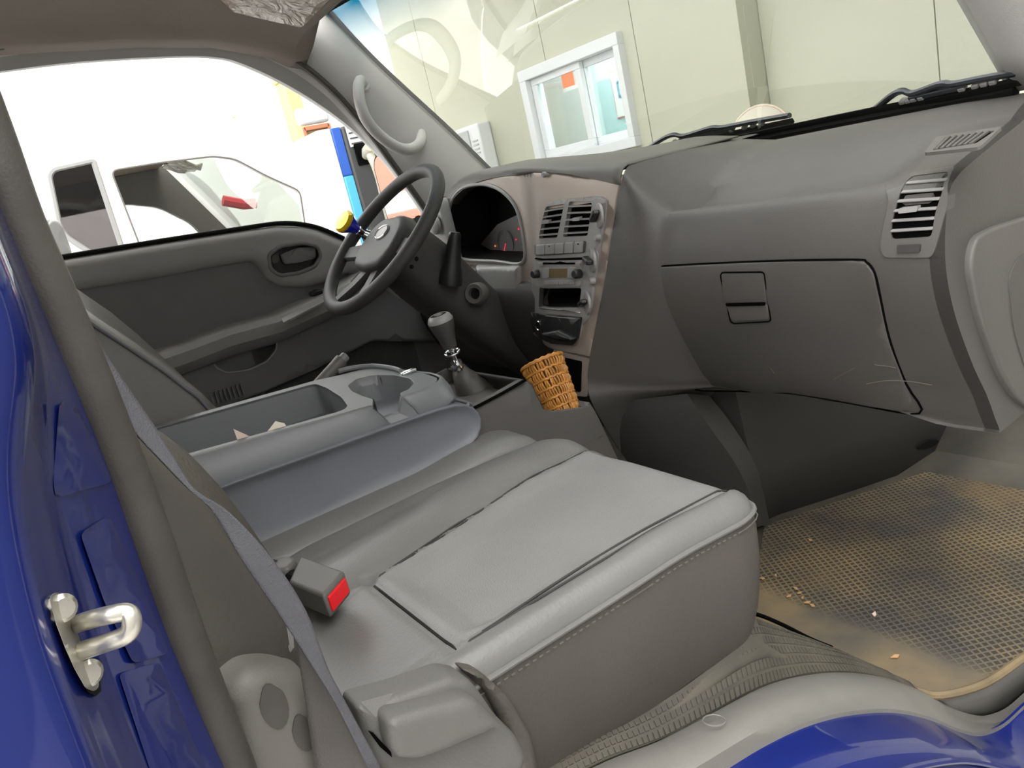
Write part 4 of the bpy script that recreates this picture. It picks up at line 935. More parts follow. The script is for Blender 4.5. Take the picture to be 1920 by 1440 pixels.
# ================================================================ STEERING WHEEL
wa = math.radians(41); WU = V(math.cos(wa), 0, math.sin(wa)); WN = V(-math.sin(wa), 0, math.cos(wa)); WY = V(0, 1, 0)
WC = P(716, 447, Y=.385); R = .188
sc_ = thing('steering_column', 'grey steering wheel with blue spinner knob on its dark column before the instruments', 'steering column', WC + V(.2, 0, -.2))
sw = tube('steering_wheel', [WC + WU * (R * math.cos(t * math.pi / 36)) + WY * (R * math.sin(t * math.pi / 36)) for t in range(72)], .0155, 'wheel', sc_, ns=14, closed=True)
hub = [(-.095, -.03), (-.07, -.075), (0, -.085), (.07, -.075), (.095, -.03), (.085, .03), (.05, .06), (-.05, .06), (-.085, .03)]
hc_ = WC - WN * .012
pad_ = patch('hub_pad', rnd(hub, .02), onPl(hc_ + WN * .018, WY, WU, WN), 'wheel', sw, t=.04, res=.02, roll=.014)
patch('hub_lower', rnd([(-.08, -.05), (-.05, -.095), (.05, -.095), (.08, -.05)], .015), onPl(hc_ - WN * .012, WY, WU, WN), 'wheel', sw, t=.03, res=.02, roll=.008)
def sp_(a, r0, r1, w0, w1, dz0):
    d0 = WY * math.sin(a) + WU * math.cos(a); e = WN.cross(d0); return [[WC + d0 * r + e * (w * s) + WN * h for s, h in ((-1, z - .008), (-.8, z), (.8, z), (1, z - .008), (.7, z - .018), (-.7, z - .018))] for r, w, z in ((r0, w0, dz0), ((r0 + r1) / 2, (w0 + w1) / 2, dz0 * .6), (r1, w1, .003))]
for a in (math.radians(100), math.radians(-100)): loft('spoke', sp_(a, .07, R, .026, .018, -.012), 'wheel', sw, sharp=50)
for a in (math.radians(160), math.radians(-160)): loft('spoke', sp_(a, .06, R, .02, .014, -.016), 'wheel', sw, sharp=50)
ec = hc_ + WN * .0195 + WU * .012
em = lathe('emblem', [(0, .001), (.02, .001), (.021, 0), (.021, -.002)], ec, WN, 'silver', sw, ns=28, sx=1.35, up=tuple(WU))
tube('emblem_ring', [ec + WN * .0015 + WY * (.027 * math.cos(t * .2618)) + WU * (.018 * math.sin(t * .2618)) for t in range(24)], .0014, 'chrome', sw, ns=6, closed=True)
# spinner knob clamped to the rim
kb = P(684, 447, Y=.50); kt = P(645, 408, Y=.47)
ang = math.atan2(1, .15)
rc = WC + WY * (R * math.sin(ang)) + WU * (R * math.cos(ang) * .2)
kb = P(688, 442, Y=.56); kd = (P(640, 412, Y=.545) - kb); KL = kd.length; kd.normalize()
sk_ = sw
lathe('knob_clamp', [(0, 0), (.014, 0), (.016, .006), (.012, .014), (.008, .02)], kb - kd * .006, kd, 'chrome', sk_, ns=20)
lathe('knob_stem', [(.008, .012), (.010, .022), (.013, .03), (.009, .036)], kb, kd, 'chrome', sk_, ns=20)
lathe('knob_body', [(.0, .03), (.011, .03), (.014, .04), (.020, .052), (.027, .064), (.028, .068), (0, .068)], kb, kd, 'blue_gem', sk_, ns=14, sharp=15, label='faceted blue glass body of the spinner knob')
lathe('knob_cap', [(.0, .069), (.028, .068), (.029, .073), (.024, .079), (0, .081)], kb, kd, 'yellow', sk_, ns=14, sharp=15, label='gold cap of the spinner knob')
# steering column with stalk and ignition
CD = V(math.sin(wa), 0, -math.cos(wa))
secs = []
for d_, w, h, o in ((.025, .075, .06, 0), (.05, .085, .07, 0), (.12, .085, .075, -.005), (.17, .08, .075, -.01), (.24, .08, .07, -.012), (.34, .075, .065, -.02), (.52, .05, .05, -.02)):
    c = WC + CD * d_ + V(0, 0, o); secs.append([c + WY * (w * (1 if abs(math.cos(t)) < 1e-9 else 1) * math.copysign(abs(math.cos(t)) ** .6, math.cos(t))) + WU * (h * math.copysign(abs(math.sin(t)) ** .6, math.sin(t))) for t in [i * math.pi / 10 for i in range(20)]])
colm = loft('cover', secs, 'dash_dark', sc_, sharp=50)
loft('wheel_boss', [[WC + CD * d_ + WY * (r * math.cos(t * math.pi / 12)) + WU * (r * math.sin(t * math.pi / 12)) for t in range(24)] for d_, r in ((.008, .07), (.03, .078), (.055, .074))], 'dash', sc_, sharp=50)
sb = P(846, 512, Y=.29); se = P(853, 436, Y=.27)
e = (se - sb).normalized()
lathe('stalk', [(0, -.025), (.027, -.025), (.026, .0), (.021, .02), (.018, .05), (.0145, .075), (.0145, .086), (.011, .092), (0, .093)], sb, e, 'black', sc_, ns=20)
q = P(890, 551, Y=.285); ig = lathe('ignition_lock', [(0, -.006), (.012, -.006), (.014, .004), (.022, .005), (.026, 0), (.028, -.02)], q, (-.75, -.55, .25), 'dash', sc_, ns=26)
lathe('key_slot', [(0, .001), (.0105, .001), (.012, -.003)], q + V(-.75, -.55, .25).normalized() * -.0035, (-.75, -.55, .25), 'matte_black', ig, ns=20)
sb2 = WC + WY * .09 + CD * .06; tube('indicator_stalk', [sb2, sb2 + V(-.06, .09, -.05)], [.014, .012], 'plastic', sc_, ns=12)
for a, b in ((772, 500), (781, 485)):
    q = P(a, b, Y=.30); lathe('cover_screw', [(0, .002), (.004, .002), (.005, -.002)], q, (-.3, -1, .2), 'matte_black', sc_, ns=10)
# pedals' side: dark under-dash is left open
# ================================================================ FLOOR CONSOLE, GEAR LEVER, BASKET, PARKING BRAKE
fc = thing('floor_console', 'dark grey gear console with open front pocket between the foot wells', 'console', (.78, 0, 0))
yf = -.115
ftop = [P(a, b, Y=yf) for a, b in ((760, 800), (880, 764), (930, 740), (985, 711), (996, 716))]
sil = [(.50, .40), (P(885, 768, Y=yf).x, P(885, 768, Y=yf).z), (P(985, 714, Y=yf).x, P(985, 714, Y=yf).z)]
fo_ = [P(a, b, Y=yf) for a, b in ((820, 800), (885, 768), (935, 742), (984, 714), (998, 722), (1020, 768), (1040, 771), (1090, 764), (1108, 760), (1118, 775), (1140, 820), (1165, 875), (1190, 940))]
poly = [(p.x, p.z) for p in fo_] + [(1.0, .0), (.5, .0)]
patch('near_side', poly, onY(lambda x, z: yf), 'dash', fc, t=.006, res=.05, roll=.003)
patch('far_side', [(x, z) for x, z in poly], onY(lambda x, z: .17), 'dash', fc, t=.006, res=.05, grid=False)
# top skin follows the silhouette up to the pocket
ty = [yf + .004, -.09, .0, .12, .165]
tp = fo_[:4]
ty2 = [yf + .004, -.095, -.085, .0, .12, .165]
def tz(p, y): return p.z - (0 if y < -.09 else .03 * (1 - smooth((p.x - .72) / .045)))
tp2 = [V(.5, 0, tp[0].z - .02)] + cat(tp, 4)
gridm('top', [[V(p.x, y, tz(p, y)) for y in ty2] for p in tp2], 'dash', fc, thick=.004)
bk = [fo_[3], fo_[4], fo_[5], fo_[5] + V(0, 0, -.09)]
gridm('pocket_back', [[V(p.x, y, p.z) for y in ty] for p in bk], 'dash_dark', fc, thick=.005)
fr_ = [fo_[8] + V(-.012, 0, -.08), fo_[8] + V(-.008, 0, -.002), fo_[8] + V(0, 0, .003), fo_[9], fo_[10], fo_[11], fo_[12]]
gridm('front_face', [[V(p.x, y, p.z) for y in ty] for p in fr_], 'dash', fc, thick=.005)
box('pocket_floor', ((fo_[5].x + fo_[8].x) / 2, .025, fo_[5].z - .10), (fo_[8].x - fo_[5].x + .03, .28, .008), 'dash_dark', fc)
tube('top_groove', [p + V(0, -.003, .002) for p in cat(fo_[1:4], 4)], .003, 'void', fc, ns=6)
gl_ = thing('gear_lever', 'silver topped gear lever with rubber boot on the floor console', 'gear lever', P(905, 745, Y=.06))
kt = P(826, 602, Y=.05); kn = P(843, 648, Y=.05); r0_ = P(858, 688, Y=.055); bb = P(905, 748, Y=.06)
e = (kt - kn).normalized()
kn_o = lathe('knob', [(0, -.004), (.0135, -.004), (.015, .004), (.017, .018), (.0225, .036), (.025, .048), (.024, .056), (.019, .061)], kn, e, 'dash_dark', gl_, ns=24)
lathe('knob_cap', [(.0245, .048), (.025, .054), (.0215, .061), (.017, .0645), (.016, .0625)], kn, e, 'silver', kn_o, ns=24)
lathe('shift_badge', [(0, .0635), (.016, .0633), (.016, .060)], kn, e, 'matte_black', kn_o, ns=20)
r_, u_, _ = frame(e)
for a in (-.006, 0, .006): box('shift_mark', kn + e * .0642 + r_ * a, (.0016, .013, .001), 'silver', kn_o, ax=(r_, u_, e), bevel=0)
box('shift_mark', kn + e * .0642, (.013, .0016, .001), 'silver', kn_o, ax=(r_, u_, e), bevel=0)
tube('rod', [kn, r0_ + (bb - r0_) * .1], .0045, 'chrome', gl_, ns=12)
rc_ = kn.lerp(r0_, .32); e2 = (kn - r0_).normalized(); ra_, rb_, _ = frame(e2)
tube('ring', [rc_ + ra_ * (.014 * math.cos(t * .2618)) + rb_ * (.014 * math.sin(t * .2618)) for t in range(24)], .0028, 'chrome', gl_, ns=8, closed=True)
lathe('collar', [(0, .012), (.011, .012), (.013, .006), (.012, -.004)], r0_, e2, 'chrome', gl_, ns=20)
bt_ = [P(a, b, Y=.06) for a, b in ((858, 692), (868, 712), (882, 732), (903, 752), (912, 768))]
loft('boot', [[p + V(.74, 0, .67) * (rx * math.cos(t * .2618)) + V(0, 1, 0) * (ry * math.sin(t * .2618)) for t in range(24)] for p, rx, ry in zip(bt_, (.016, .026, .038, .046, .05), (.014, .022, .034, .05, .056))], 'rubber', gl_, sharp=80)
pb = tag(thing('parking_brake', "grey parking brake lever with push button between console tray and driver's seat", 'lever', P(610, 720, Y=.157)))
b0 = P(606, 712, Y=.157); b1 = P(641, 675, Y=.157); e = (b1 - b0).normalized(); L = (b1 - b0).length
lathe('grip', [(.0, -.08), (.011, -.08), (.0125, L * .6), (.0135, L * .95), (.013, L), (0, L)], b0, e, 'plastic', pb, ns=20)
lathe('button', [(.0095, L - .002), (.0095, L + .010), (.008, L + .0125), (0, L + .0125)], b0, e, 'tray', pb, ns=18)
# wicker basket
bk_ = thing('wicker_basket', 'small orange-brown wicker basket leaning in the floor console pocket', 'basket', P(1050, 775, Y=-.06))
t0 = P(1017, 682, Y=-.015); t1 = P(1058, 775, Y=-.06) ; ax_ = (t0 - t1); H = ax_.length; ax_.normalize(); a_, b_, _ = frame(ax_, (1, 0, 0))
v = RT - ax_ * RT.dot(ax_); v.normalize(); a_ = v; b_ = ax_.cross(a_)
def br(h): return .030 + .010 * (h / H)
lathe('liner', [(0, -.03), (.024, -.03), (.027, 0), (.037, H), (.033, H), (.022, -.02)], t1, ax_, 'wicker_dark', bk_, ns=28)
wv = MB()
rows = 6; N = 44
for r in range(rows):
    h0_ = H * (r - .25) / (rows - .4); h1_ = H * (r + .70) / (rows - .4)
    for k_ in range(N):
        t = 2 * math.pi * (k_ + .5 * (r % 2)) / N; tw_ = random.uniform(-.06, .06)
        p_ = [t1 + ax_ * h + (a_ * math.cos(t + tw_ * f_) + b_ * math.sin(t + tw_ * f_)) * (br(h) + bu) for h, bu, f_ in ((h0_, .001, 0), ((h0_ + h1_) / 2, .0035 + random.uniform(0, .001), .5), (h1_, .001, 1))]
        wv.add(*tube_vf(p_, .0021, 5))
wv.build('weave', 'wicker', bk_, kind='stuff')
for r in range(rows + 1):
    h = H * (r - .25) / (rows - .4)
    tube('hoop', [t1 + ax_ * (h + .0012 * math.sin(t * 3)) + (a_ * math.cos(t * .1571) + b_ * math.sin(t * .1571)) * (br(h) + .0025) for t in range(40)], .0028 if r < rows else .0042, 'wicker', bk_, ns=6, closed=True)
# ================================================================ SEAT BELT AND BUCKLE
sb_ = thing('seat_belt', 'grey seat belt hanging in front of the passenger seat beside the door pillar', 'seat belt', P(600, 1440, Y=-.70))
def ribbon(name, L, m, par, th=.0014):
    a = cat([P(x, y, Y=yy) for x, y, _, _, yy, _ in L], 5); b = cat([P(x, y, Y=yy) for _, _, x, y, _, yy in L], 5)
    return gridm(name, [[p.lerp(q, j / 6) for j in range(7)] for p, q in zip(a, b)], m, par, thick=th)
up = [(110, 520, 70, 540, -.655, -.66), (150, 585, 110, 600, -.66, -.668), (215, 690, 165, 705, -.668, -.675), (290, 800, 245, 803, -.675, -.682), (330, 865, 303, 865, -.685, -.69), (364, 917, 350, 914, -.695, -.695), (432, 962, 400, 962, -.702, -.70), (512, 1050, 456, 1054, -.706, -.708), (573, 1145, 526, 1156, -.71, -.713), (613, 1250, 587, 1252, -.714, -.717), (642, 1307, 628, 1318, -.718, -.722), (720, 1450, 696, 1452, -.728, -.73)]
ribbon('shoulder_webbing', up, 'webbing', sb_)
lo_ = [(560, 1192, 556, 1196, -.70, -.70), (600, 1245, 562, 1250, -.705, -.70), (640, 1320, 573, 1320, -.71, -.70), (700, 1450, 593, 1450, -.715, -.70), (760, 1560, 620, 1560, -.72, -.70)]
ribbon('lap_webbing', lo_, 'webbing_shaded', sb_)
bu = thing('belt_buckle', 'dark grey seat belt buckle with red release button lying on the passenger cushion', 'buckle', P(590, 1100, Y=-.36))
zb = .418
tp_ = [P(a, b, Z=zb) for a, b in ((538, 1085), (563, 1040), (580, 1043), (646, 1068), (640, 1080), (606, 1117))]
TL, TR_ = P(563, 1040, Z=zb), P(646, 1070, Z=zb); BL, BR_ = P(540, 1090, Z=zb), P(606, 1116, Z=zb)
dv = V(0, 0, -.030)
vv = [TL, TR_, BR_, BL] + [p + dv for p in (TL, TR_, BR_, BL)]
bb_ = mesh('body', vv, [(0, 1, 2, 3), (7, 6, 5, 4), (0, 4, 5, 1), (1, 5, 6, 2), (2, 6, 7, 3), (3, 7, 4, 0)], 'plastic', bu, bevel=.004, seg=3)
fnn = (TR_ - BR_).cross(dv).normalized(); fnn = fnn if fnn.dot(TR_ - TL) > 0 else -fnn
ctr = (TR_ + BR_) / 2 + dv * .5; e = (TR_ - BR_).normalized(); W_ = (TR_ - BR_).length
box('release_button', ctr + fnn * .0005, (W_ * .78, .018, .004), 'red', bb_, ax=(e, V(0, 0, 1), fnn), bevel=.001)
hb2 = [P(a, b, Z=zb - .004) for a, b in ((508, 1048), (548, 1042), (557, 1052), (540, 1068), (505, 1075))]
patch('strap_sleeve', rnd([(p.x, p.y) for p in hb2], .006), onZ(lambda x, y: zb - .002), 'plastic', bu, t=.02, res=.02, roll=.006)
mid = (TL + BL) / 2; tube('stalk', [mid + V(0, 0, -.015), mid + (TL - TR_) * .4 + V(0, 0, -.018)], .009, 'matte_black', bu, ns=10)
# ================================================================ DOOR STRIKER
st_ = thing('door_striker', 'zinc plated door latch striker bolted to the blue door pillar', 'latch striker', P(145, 1200, Y=-.80))
_lip = [(b, a) for a, b in LIP]; _wsx = [(b, a) for a, b in WSX]
def ypil(px, py):                                       # depth of the painted pillar under a point of the striker
    x = interp(_lip, py); g = interp(_wsx, py) - x; t = (px - x) / g
    return interp([(-.1, -.885), (0, -.878), (.05, -.868), (.14, -.855), (.30, -.82), (.36, -.80), (.62, -.775), (.68, -.76), (1, -.72)], t)
pp = [(92, 1122), (100, 1111), (114, 1112), (128, 1135), (140, 1168), (155, 1215), (172, 1238), (184, 1262), (186, 1288), (176, 1297), (160, 1290), (140, 1255), (122, 1215), (105, 1170)]
fpx = lambda e: (lambda u, v, o: P(u, v, Y=ypil(u, v) - e - o))
patch('gasket', [(x + 4, y + 8) for x, y in pp[4:]], fpx(.006), 'matte_black', st_, t=.006, res=14)
pl_ = patch('plate', rnd(pp, 6), fpx(.011), 'steel', st_, t=.005, res=14, bevel=.0008)
for L in ([(112, 752), (140, 752), (178, 830), (212, 905), (150, 920), (104, 935), (100, 900)], [(150, 1000), (205, 965), (262, 1090), (318, 1225), (250, 1245), (196, 1130)], [(222, 1262), (300, 1240), (372, 1410), (400, 1480), (300, 1500)]):
    patch('embossed_panel', rnd(L, 14), fpx(.0), 'paint', bp, t=.004, res=30, extra=lambda u, v: .0045, bevel=.002)
y0_ = ypil(142, 1190) - .010
lo2 = [P(a, b, Y=y0_ - y) for a, b, y in ((140, 1172, -.004), (165, 1163, .012), (205, 1153, .02), (235, 1148, .022), (246, 1158, .024), (245, 1180, .024), (232, 1193, .022), (200, 1205, .018), (160, 1218, .010), (146, 1224, -.004))]
tube('loop', cat(lo2, 4), .0043, 'steel', st_, ns=12)
for a, b in ((116, 1140), (166, 1262)):
    lathe('screw', [(0, .003), (.0045, .003), (.0065, .001), (.0065, -.003)], P(a, b, Y=ypil(a, b) - .011), (.35, -.9, .1), 'steel', pl_, ns=16)
# ================================================================ FLOOR MAT WITH DEBRIS
def mat_mat():
    m = mat('rubber_mat', (.06, .055, .05), .7); nt = m.node_tree; b = nt.nodes['Principled BSDF']; N_ = nt.nodes.new; lk = nt.links.new
    tc = N_('ShaderNodeTexCoord'); mp = N_('ShaderNodeMapping'); mp.inputs['Rotation'].default_value = (0, 0, .55); mp.inputs['Scale'].default_value = (1, 1, 1); lk(tc.outputs['Object'], mp.inputs[0])
    vo = N_('ShaderNodeTexVoronoi'); vo.inputs['Scale'].default_value = 95; vo.inputs['Randomness'].default_value = 0; vo.distance = 'CHEBYCHEV'; lk(mp.outputs[0], vo.inputs['Vector'])
    st2 = N_('ShaderNodeMapRange'); st2.inputs[1].default_value = .27; st2.inputs[2].default_value = .36; lk(vo.outputs['Distance'], st2.inputs[0])
    nz = N_('ShaderNodeTexNoise'); nz.inputs['Scale'].default_value = 5; nz.inputs['Detail'].default_value = 5; lk(tc.outputs['Object'], nz.inputs[0])
    r1 = N_('ShaderNodeValToRGB'); r1.color_ramp.elements[0].position = .40; r1.color_ramp.elements[1].position = .68; r1.color_ramp.elements[0].color = (.095, .088, .075, 1); r1.color_ramp.elements[1].color = (.27, .2, .105, 1); lk(nz.outputs['Fac'], r1.inputs[0])
    mx = N_('ShaderNodeMix'); mx.data_type = 'RGBA'; mx.inputs[6].default_value = (.028, .025, .022, 1); lk(st2.outputs[0], mx.inputs[0]); lk(r1.outputs[0], mx.inputs[7])
    # sandy dust trodden into the mat
    n2 = N_('ShaderNodeTexNoise'); n2.inputs['Scale'].default_value = 3.2; n2.inputs['Detail'].default_value = 7; n2.inputs['Roughness'].default_value = .65; m2 = N_('ShaderNodeMapping'); m2.inputs['Location'].default_value = (.35, .1, .2); lk(tc.outputs['Object'], m2.inputs[0]); lk(m2.outputs[0], n2.inputs[0])
    r2 = N_('ShaderNodeMapRange'); r2.inputs[1].default_value = .56; r2.inputs[2].default_value = .72; r2.inputs[4].default_value = .5; lk(n2.outputs['Fac'], r2.inputs[0])
    m3 = N_('ShaderNodeMix'); m3.data_type = 'RGBA'; m3.inputs[7].default_value = (.24, .165, .075, 1); lk(r2.outputs[0], m3.inputs[0]); lk(mx.outputs[2], m3.inputs[6]); lk(m3.outputs[2], b.inputs['Base Color'])
    bn = N_('ShaderNodeBump'); bn.inputs['Strength'].default_value = .8; bn.inputs['Distance'].default_value = .002; lk(st2.outputs[0], bn.inputs['Height']); lk(bn.outputs[0], b.inputs['Normal'])
    return m
M['mat'] = mat_mat()
mz = FZ + .018
MT = [(1406, 1159), (1432, 990), (1455, 978), (1600, 930), (1785, 868), (1960, 850), (2050, 900), (2050, 1140), (1975, 1195), (1920, 1232), (1845, 1282), (1765, 1304), (1722, 1296), (1640, 1262), (1560, 1219), (1480, 1192)]
mtp = [(p.x, p.y) for p in (P(a, b, Z=mz) for a, b in MT)]
fm = thing('floor_mat', 'dirty black rubber foot mat with a dotted tread on the passenger floor', 'mat', (1.1, -.5, FZ + .012))
patch('tread', mtp, onZ(lambda x, y: mz + .006 * smooth((1.0 - x) / .2)), 'mat', fm, t=.010, res=.03)
M['mat_edge'] = mat('mat_edge_sandy', (.2, .15, .085), .75, .4, 200, .2, 20)
tube('rim', cat([P(a, b, Z=mz + .001) for a, b in MT[8:13]], 4), .006, 'mat_edge', fm, ns=8)
tube('cut_edge', cat([P(a, b, Y=-.612) + V(0, 0, .005) for a, b in ((1392, 1160), (1420, 1158), (1470, 1178), (1520, 1203), (1560, 1219))], 4), .0028, 'void', fm, ns=8)
M['chip_pink'] = mat('chip_pink', (.8, .62, .55), .7); M['chip_tan'] = mat('chip_tan', (.55, .33, .16), .8)
def chip(name, a, b, s, m, label, grp=None):
    q = P(a, b, Z=mz + .004); t = random.random() * 3; e = V(math.cos(t), math.sin(t), 0); f_ = V(-e.y, e.x, 0)
    v = [q + e * s, q + f_ * s * .5, q - e * s * .7, q - f_ * s * .35]; v = v + [p + V(0, 0, .002) for p in v]
    o = mesh(name, v, [(3, 2, 1, 0), (4, 5, 6, 7), (0, 1, 5, 4), (1, 2, 6, 5), (2, 3, 7, 6), (3, 0, 4, 7)], m); tag(o, label, 'scrap', grp)
chip('paper_scrap', 1640, 1153, .008, 'chip_pink', 'pale pink paper scrap lying alone on the foot mat')
for a, b, s in ((1493, 1104, .006), (1480, 1118, .006), (1505, 1122, .005), (1515, 1130, .007), (1524, 1136, .007), (1500, 1112, .005), (1430, 1085, .006), (1455, 1080, .005)):
    chip('leaf_crumb', a, b, s, 'chip_tan', 'tan crumb in the litter beside the seat corner on the foot mat', 'tan crumbs on the mat')
chip('straw_bit', 1680, 1231, .009, 'chip_tan', 'pale straw sliver on the mat near the scuff plate')
chip('straw_bit', 1520, 1013, .006, 'chip_tan', 'pale speck on the upper part of the sandy foot mat')
# ================================================================ SUN VISOR IN ITS FILM
def film():
    m = mat('clear_film_crumpled', (.5, .43, .36), .12, spec=.8); nt = m.node_tree; b = nt.nodes['Principled BSDF']
    tc = nt.nodes.new('ShaderNodeTexCoord'); n = nt.nodes.new('ShaderNodeTexNoise'); n.inputs['Scale'].default_value = 22; n.inputs['Detail'].default_value = 4; n.inputs['Distortion'].default_value = 1.5; nt.links.new(tc.outputs['Object'], n.inputs[0])
    bn = nt.nodes.new('ShaderNodeBump'); bn.inputs['Strength'].default_value = 1; bn.inputs['Distance'].default_value = .02; nt.links.new(n.outputs['Fac'], bn.inputs['Height']); nt.links.new(bn.outputs[0], b.inputs['Normal'])
    return m
M['film'] = film()
vz = [P(a, b, Y=y) for a, b, y in ((405, -10, .52), (440, 22, .50), (500, 36, .47), (560, 50, .43), (612, 0, .36))]
sv_ = thing('sun_visor', 'folded up sun visor still wrapped in crumpled clear film', 'sun visor', vz[2] + V(0, 0, .05))
bck = [p + V(.0, -.2, .015) for p in vz]
pts_ = []
for i in range(9):
    c = samp(vz, i / 8); d_ = samp(bck, i / 8); pts_.append([c.lerp(d_, j / 8) + V(0, 0, random.uniform(-.006, .006) if 0 < j < 8 else 0) for j in range(9)])
gridm('film_wrap', pts_, 'film', sv_, thick=.004, sharp=20)
gridm('visor_board', [[p + V(.004, -.012, .012) for p in r] for r in pts_[1:-1]], 'headliner', sv_, thick=.012)
# ================================================================ WIPERS
def wiper(px0, px1, label):
    w = thing('wiper', label, 'wiper', P(*px0[:2], X=px0[2]), group='wipers below the windshield')
    a = P(*px0[:2], X=px0[2]); b = P(*px1[:2], X=px1[2]); L = (b - a).length; e = (b - a).normalized(); u = V(-.6, 0, .8); n = e.cross(u).normalized()
    def q(s, h): return a + e * (L * s) + u * h
    box('blade', (a + b) / 2 + u * .002, (L, .008, .012), 'matte_black', w, ax=(e, n, u), bevel=.002)
    M['wiper_metal'] = M.get('wiper_metal') or mat('wiper_grey', (.05, .055, .065), .35, metal=.3)
    tube('arm', cat([q(-.02, .0), q(.08, .012), q(.22, .03), q(.30, .034), q(.36, .024), q(.55, .03), q(.62, .024), q(.8, .022), q(1.0, .018)], 4), .008, 'wiper_metal', w, ns=8, squash=.7)
    box('bridge', q(.5, .016), (L * .36, .010, .010), 'wiper_metal', w, ax=(e, n, u), bevel=.002)
    for s in (.27, .31, .35, .40, .66, .74, .79, .84): box('clip', q(s, .013), (.012, .012, .008), 'silver', w, ax=(e, n, u), bevel=.002)
wiper((1632, 214, 1.40), (1925, 152, 1.32), 'black wiper near the passenger side windshield pillar')
wiper((1205, 286, 1.50), (1488, 228, 1.48), 'black wiper in the middle of the windshield base')
fr2 = [[c[-1].lerp(c[-2], t) + V(-.004, 0, 0) for t in (-.35, 0, .3)] for c in wcols]
tag(gridm('trim_7', fr2, 'matte_black', thick=.002), 'black band along the bottom edge of the windshield', 'window band', kind='structure')
# ================================================================ OUTSIDE THE DRIVER'S WINDOW
# driver's mirror
mr = thing('door_mirror', "black driver's door mirror seen past the steering wheel", 'mirror', P(742, 420, Y=1.0))
mc_ = P(745, 352, Y=1.02); mn = V(-.93, -.36, .0).normalized(); a_, b_, _ = frame(mn)
hw = .085; hh = .12
patch('housing', rnd([(-hw, -hh), (hw, -hh), (hw, hh * .9), (-hw * .7, hh), (-hw, hh * .7)], .035), onPl(mc_ - mn * .004, a_, b_, mn), 'matte_black', mr, t=.05, res=.03, roll=.008)
M['mirror'] = mat('mirror_glass', (.9, .9, .92), .02, metal=1)
patch('mirror_glass', rnd([(-hw * .86, -hh * .9), (hw * .86, -hh * .9), (hw * .86, hh * .8), (-hw * .65, hh * .9), (-hw * .86, hh * .65)], .03), onPl(mc_ + mn * .001, a_, b_, mn), 'mirror', mr, t=.003, res=.05, grid=False)
tube('bracket', [mc_ + V(.02, -.02, -.11), mc_ + V(.03, -.1, -.14), V(1.08, .80, .72)], .016, 'matte_black', mr, ns=10)
tube('bracket', [mc_ + V(.03, -.04, .10), mc_ + V(.05, -.12, .10), V(1.02, .79, .95)], .014, 'pillar', mr, ns=10)
# red and white kiosk, seen in the mirror and beside it
M['kiosk_red'] = mat('kiosk_red', (.75, .2, .14), .5); M['kiosk_white'] = mat('kiosk_white', (.8, .8, .82), .5)
def kiosk(c, w, name, label, zs):
    k_ = thing(name, label, 'kiosk', (c[0], c[1], GZ))
    for z0, z1, m in zs: box('band', (c[0], c[1], (z0 + z1) / 2), (w[0], w[1], z1 - z0), m, k_, bevel=.01)
    return k_
kiosk((-7.0, 4.6), (3.0, 3.0), 'kiosk', 'red and white banded kiosk reflected in the door mirror', ((GZ, .35, 'kiosk_white'), (.35, .62, 'kiosk_red'), (.62, .85, 'kiosk_white'), (.85, 1.6, 'kiosk_red')))
kb_ = P(778, 410, Y=4.6)
lw_ = thing('slatted_barrier', 'pale grey slatted barrier outside beyond the steering wheel', 'barrier', (kb_.x, 4.6, GZ))
M['barrier'] = mat('barrier_grey', (.4, .42, .44), .5)
box('top_rail', (kb_.x, 4.6, .55), (1.6, .08, .06), 'kiosk_red', lw_)
for i in range(7): box('slat', (kb_.x - .7 + i * .23, 4.6, .0), (.10, .04, 1.1), 'barrier', lw_, bevel=.005)
# charger / pump cabinet
px_ = lambda a, b: P(a, b, Y=3.6)
A_ = px_(648, 232); 
cb = thing('pump_cabinet', 'dark grey pump cabinet with blue and white edge outside the driver window', 'pump', (px_(690, 300).x, 3.8, GZ))
x0 = px_(655, 300).x; x1 = px_(760, 300).x + .05
M['cab_dark'] = mat('cabinet_dark', (.06, .06, .065), .5); M['cab_blue'] = mat('cabinet_blue', (.03, .12, .55), .4); M['cab_cyan'] = mat('cabinet_cyan', (.1, .5, .75), .4)
zt_ = px_(650, 235).z
box('cabinet', ((x0 + x1) / 2, 3.85, (GZ + zt_) / 2), (x1 - x0, .5, zt_ - GZ), 'cab_dark', cb, bevel=.02)
zc = px_(650, 330).z
box('blue_edge', (x0 - .035, 3.85, (zc + zt_) / 2), (.07, .5, zt_ - zc), 'cab_blue', cb, bevel=.01)
box('cyan_edge', (x0 - .035, 3.85, (zc + GZ) / 2), (.07, .5, zc - GZ), 'cab_cyan', cb, bevel=.01)
box('white_edge', (x0 - .12, 3.85, (GZ + zt_) / 2), (.10, .5, zt_ - GZ), 'white', cb, bevel=.01)
q = px_(672, 252); lp2 = box('louvre_plate', (q.x, 3.595, q.z), (.16, .01, .14), 'white', cb, bevel=.004)
for i in range(4): box('louvre', (q.x, 3.588, q.z - .05 + i * .033), (.14, .01, .008), 'cab_dark', lp2, bevel=.001)
q = px_(683, 288); hs_ = box('nozzle_holder', (q.x, 3.592, q.z), (.13, .02, .14), 'void', cb, bevel=.01)
lathe('nozzle', [(0, .09), (.03, .09), (.04, .05), (.03, 0)], V(q.x, 3.58, q.z - .02), (0, -.8, .5), 'beige', hs_, ns=18)
tube('hose', cat([V(q.x, 3.53, q.z), V(q.x + .01, 3.5, q.z - .15), V(q.x + .02, 3.53, q.z - .5), V(q.x + .05, 3.55, -.4)], 6), .028, 'beige', cb, ns=10)
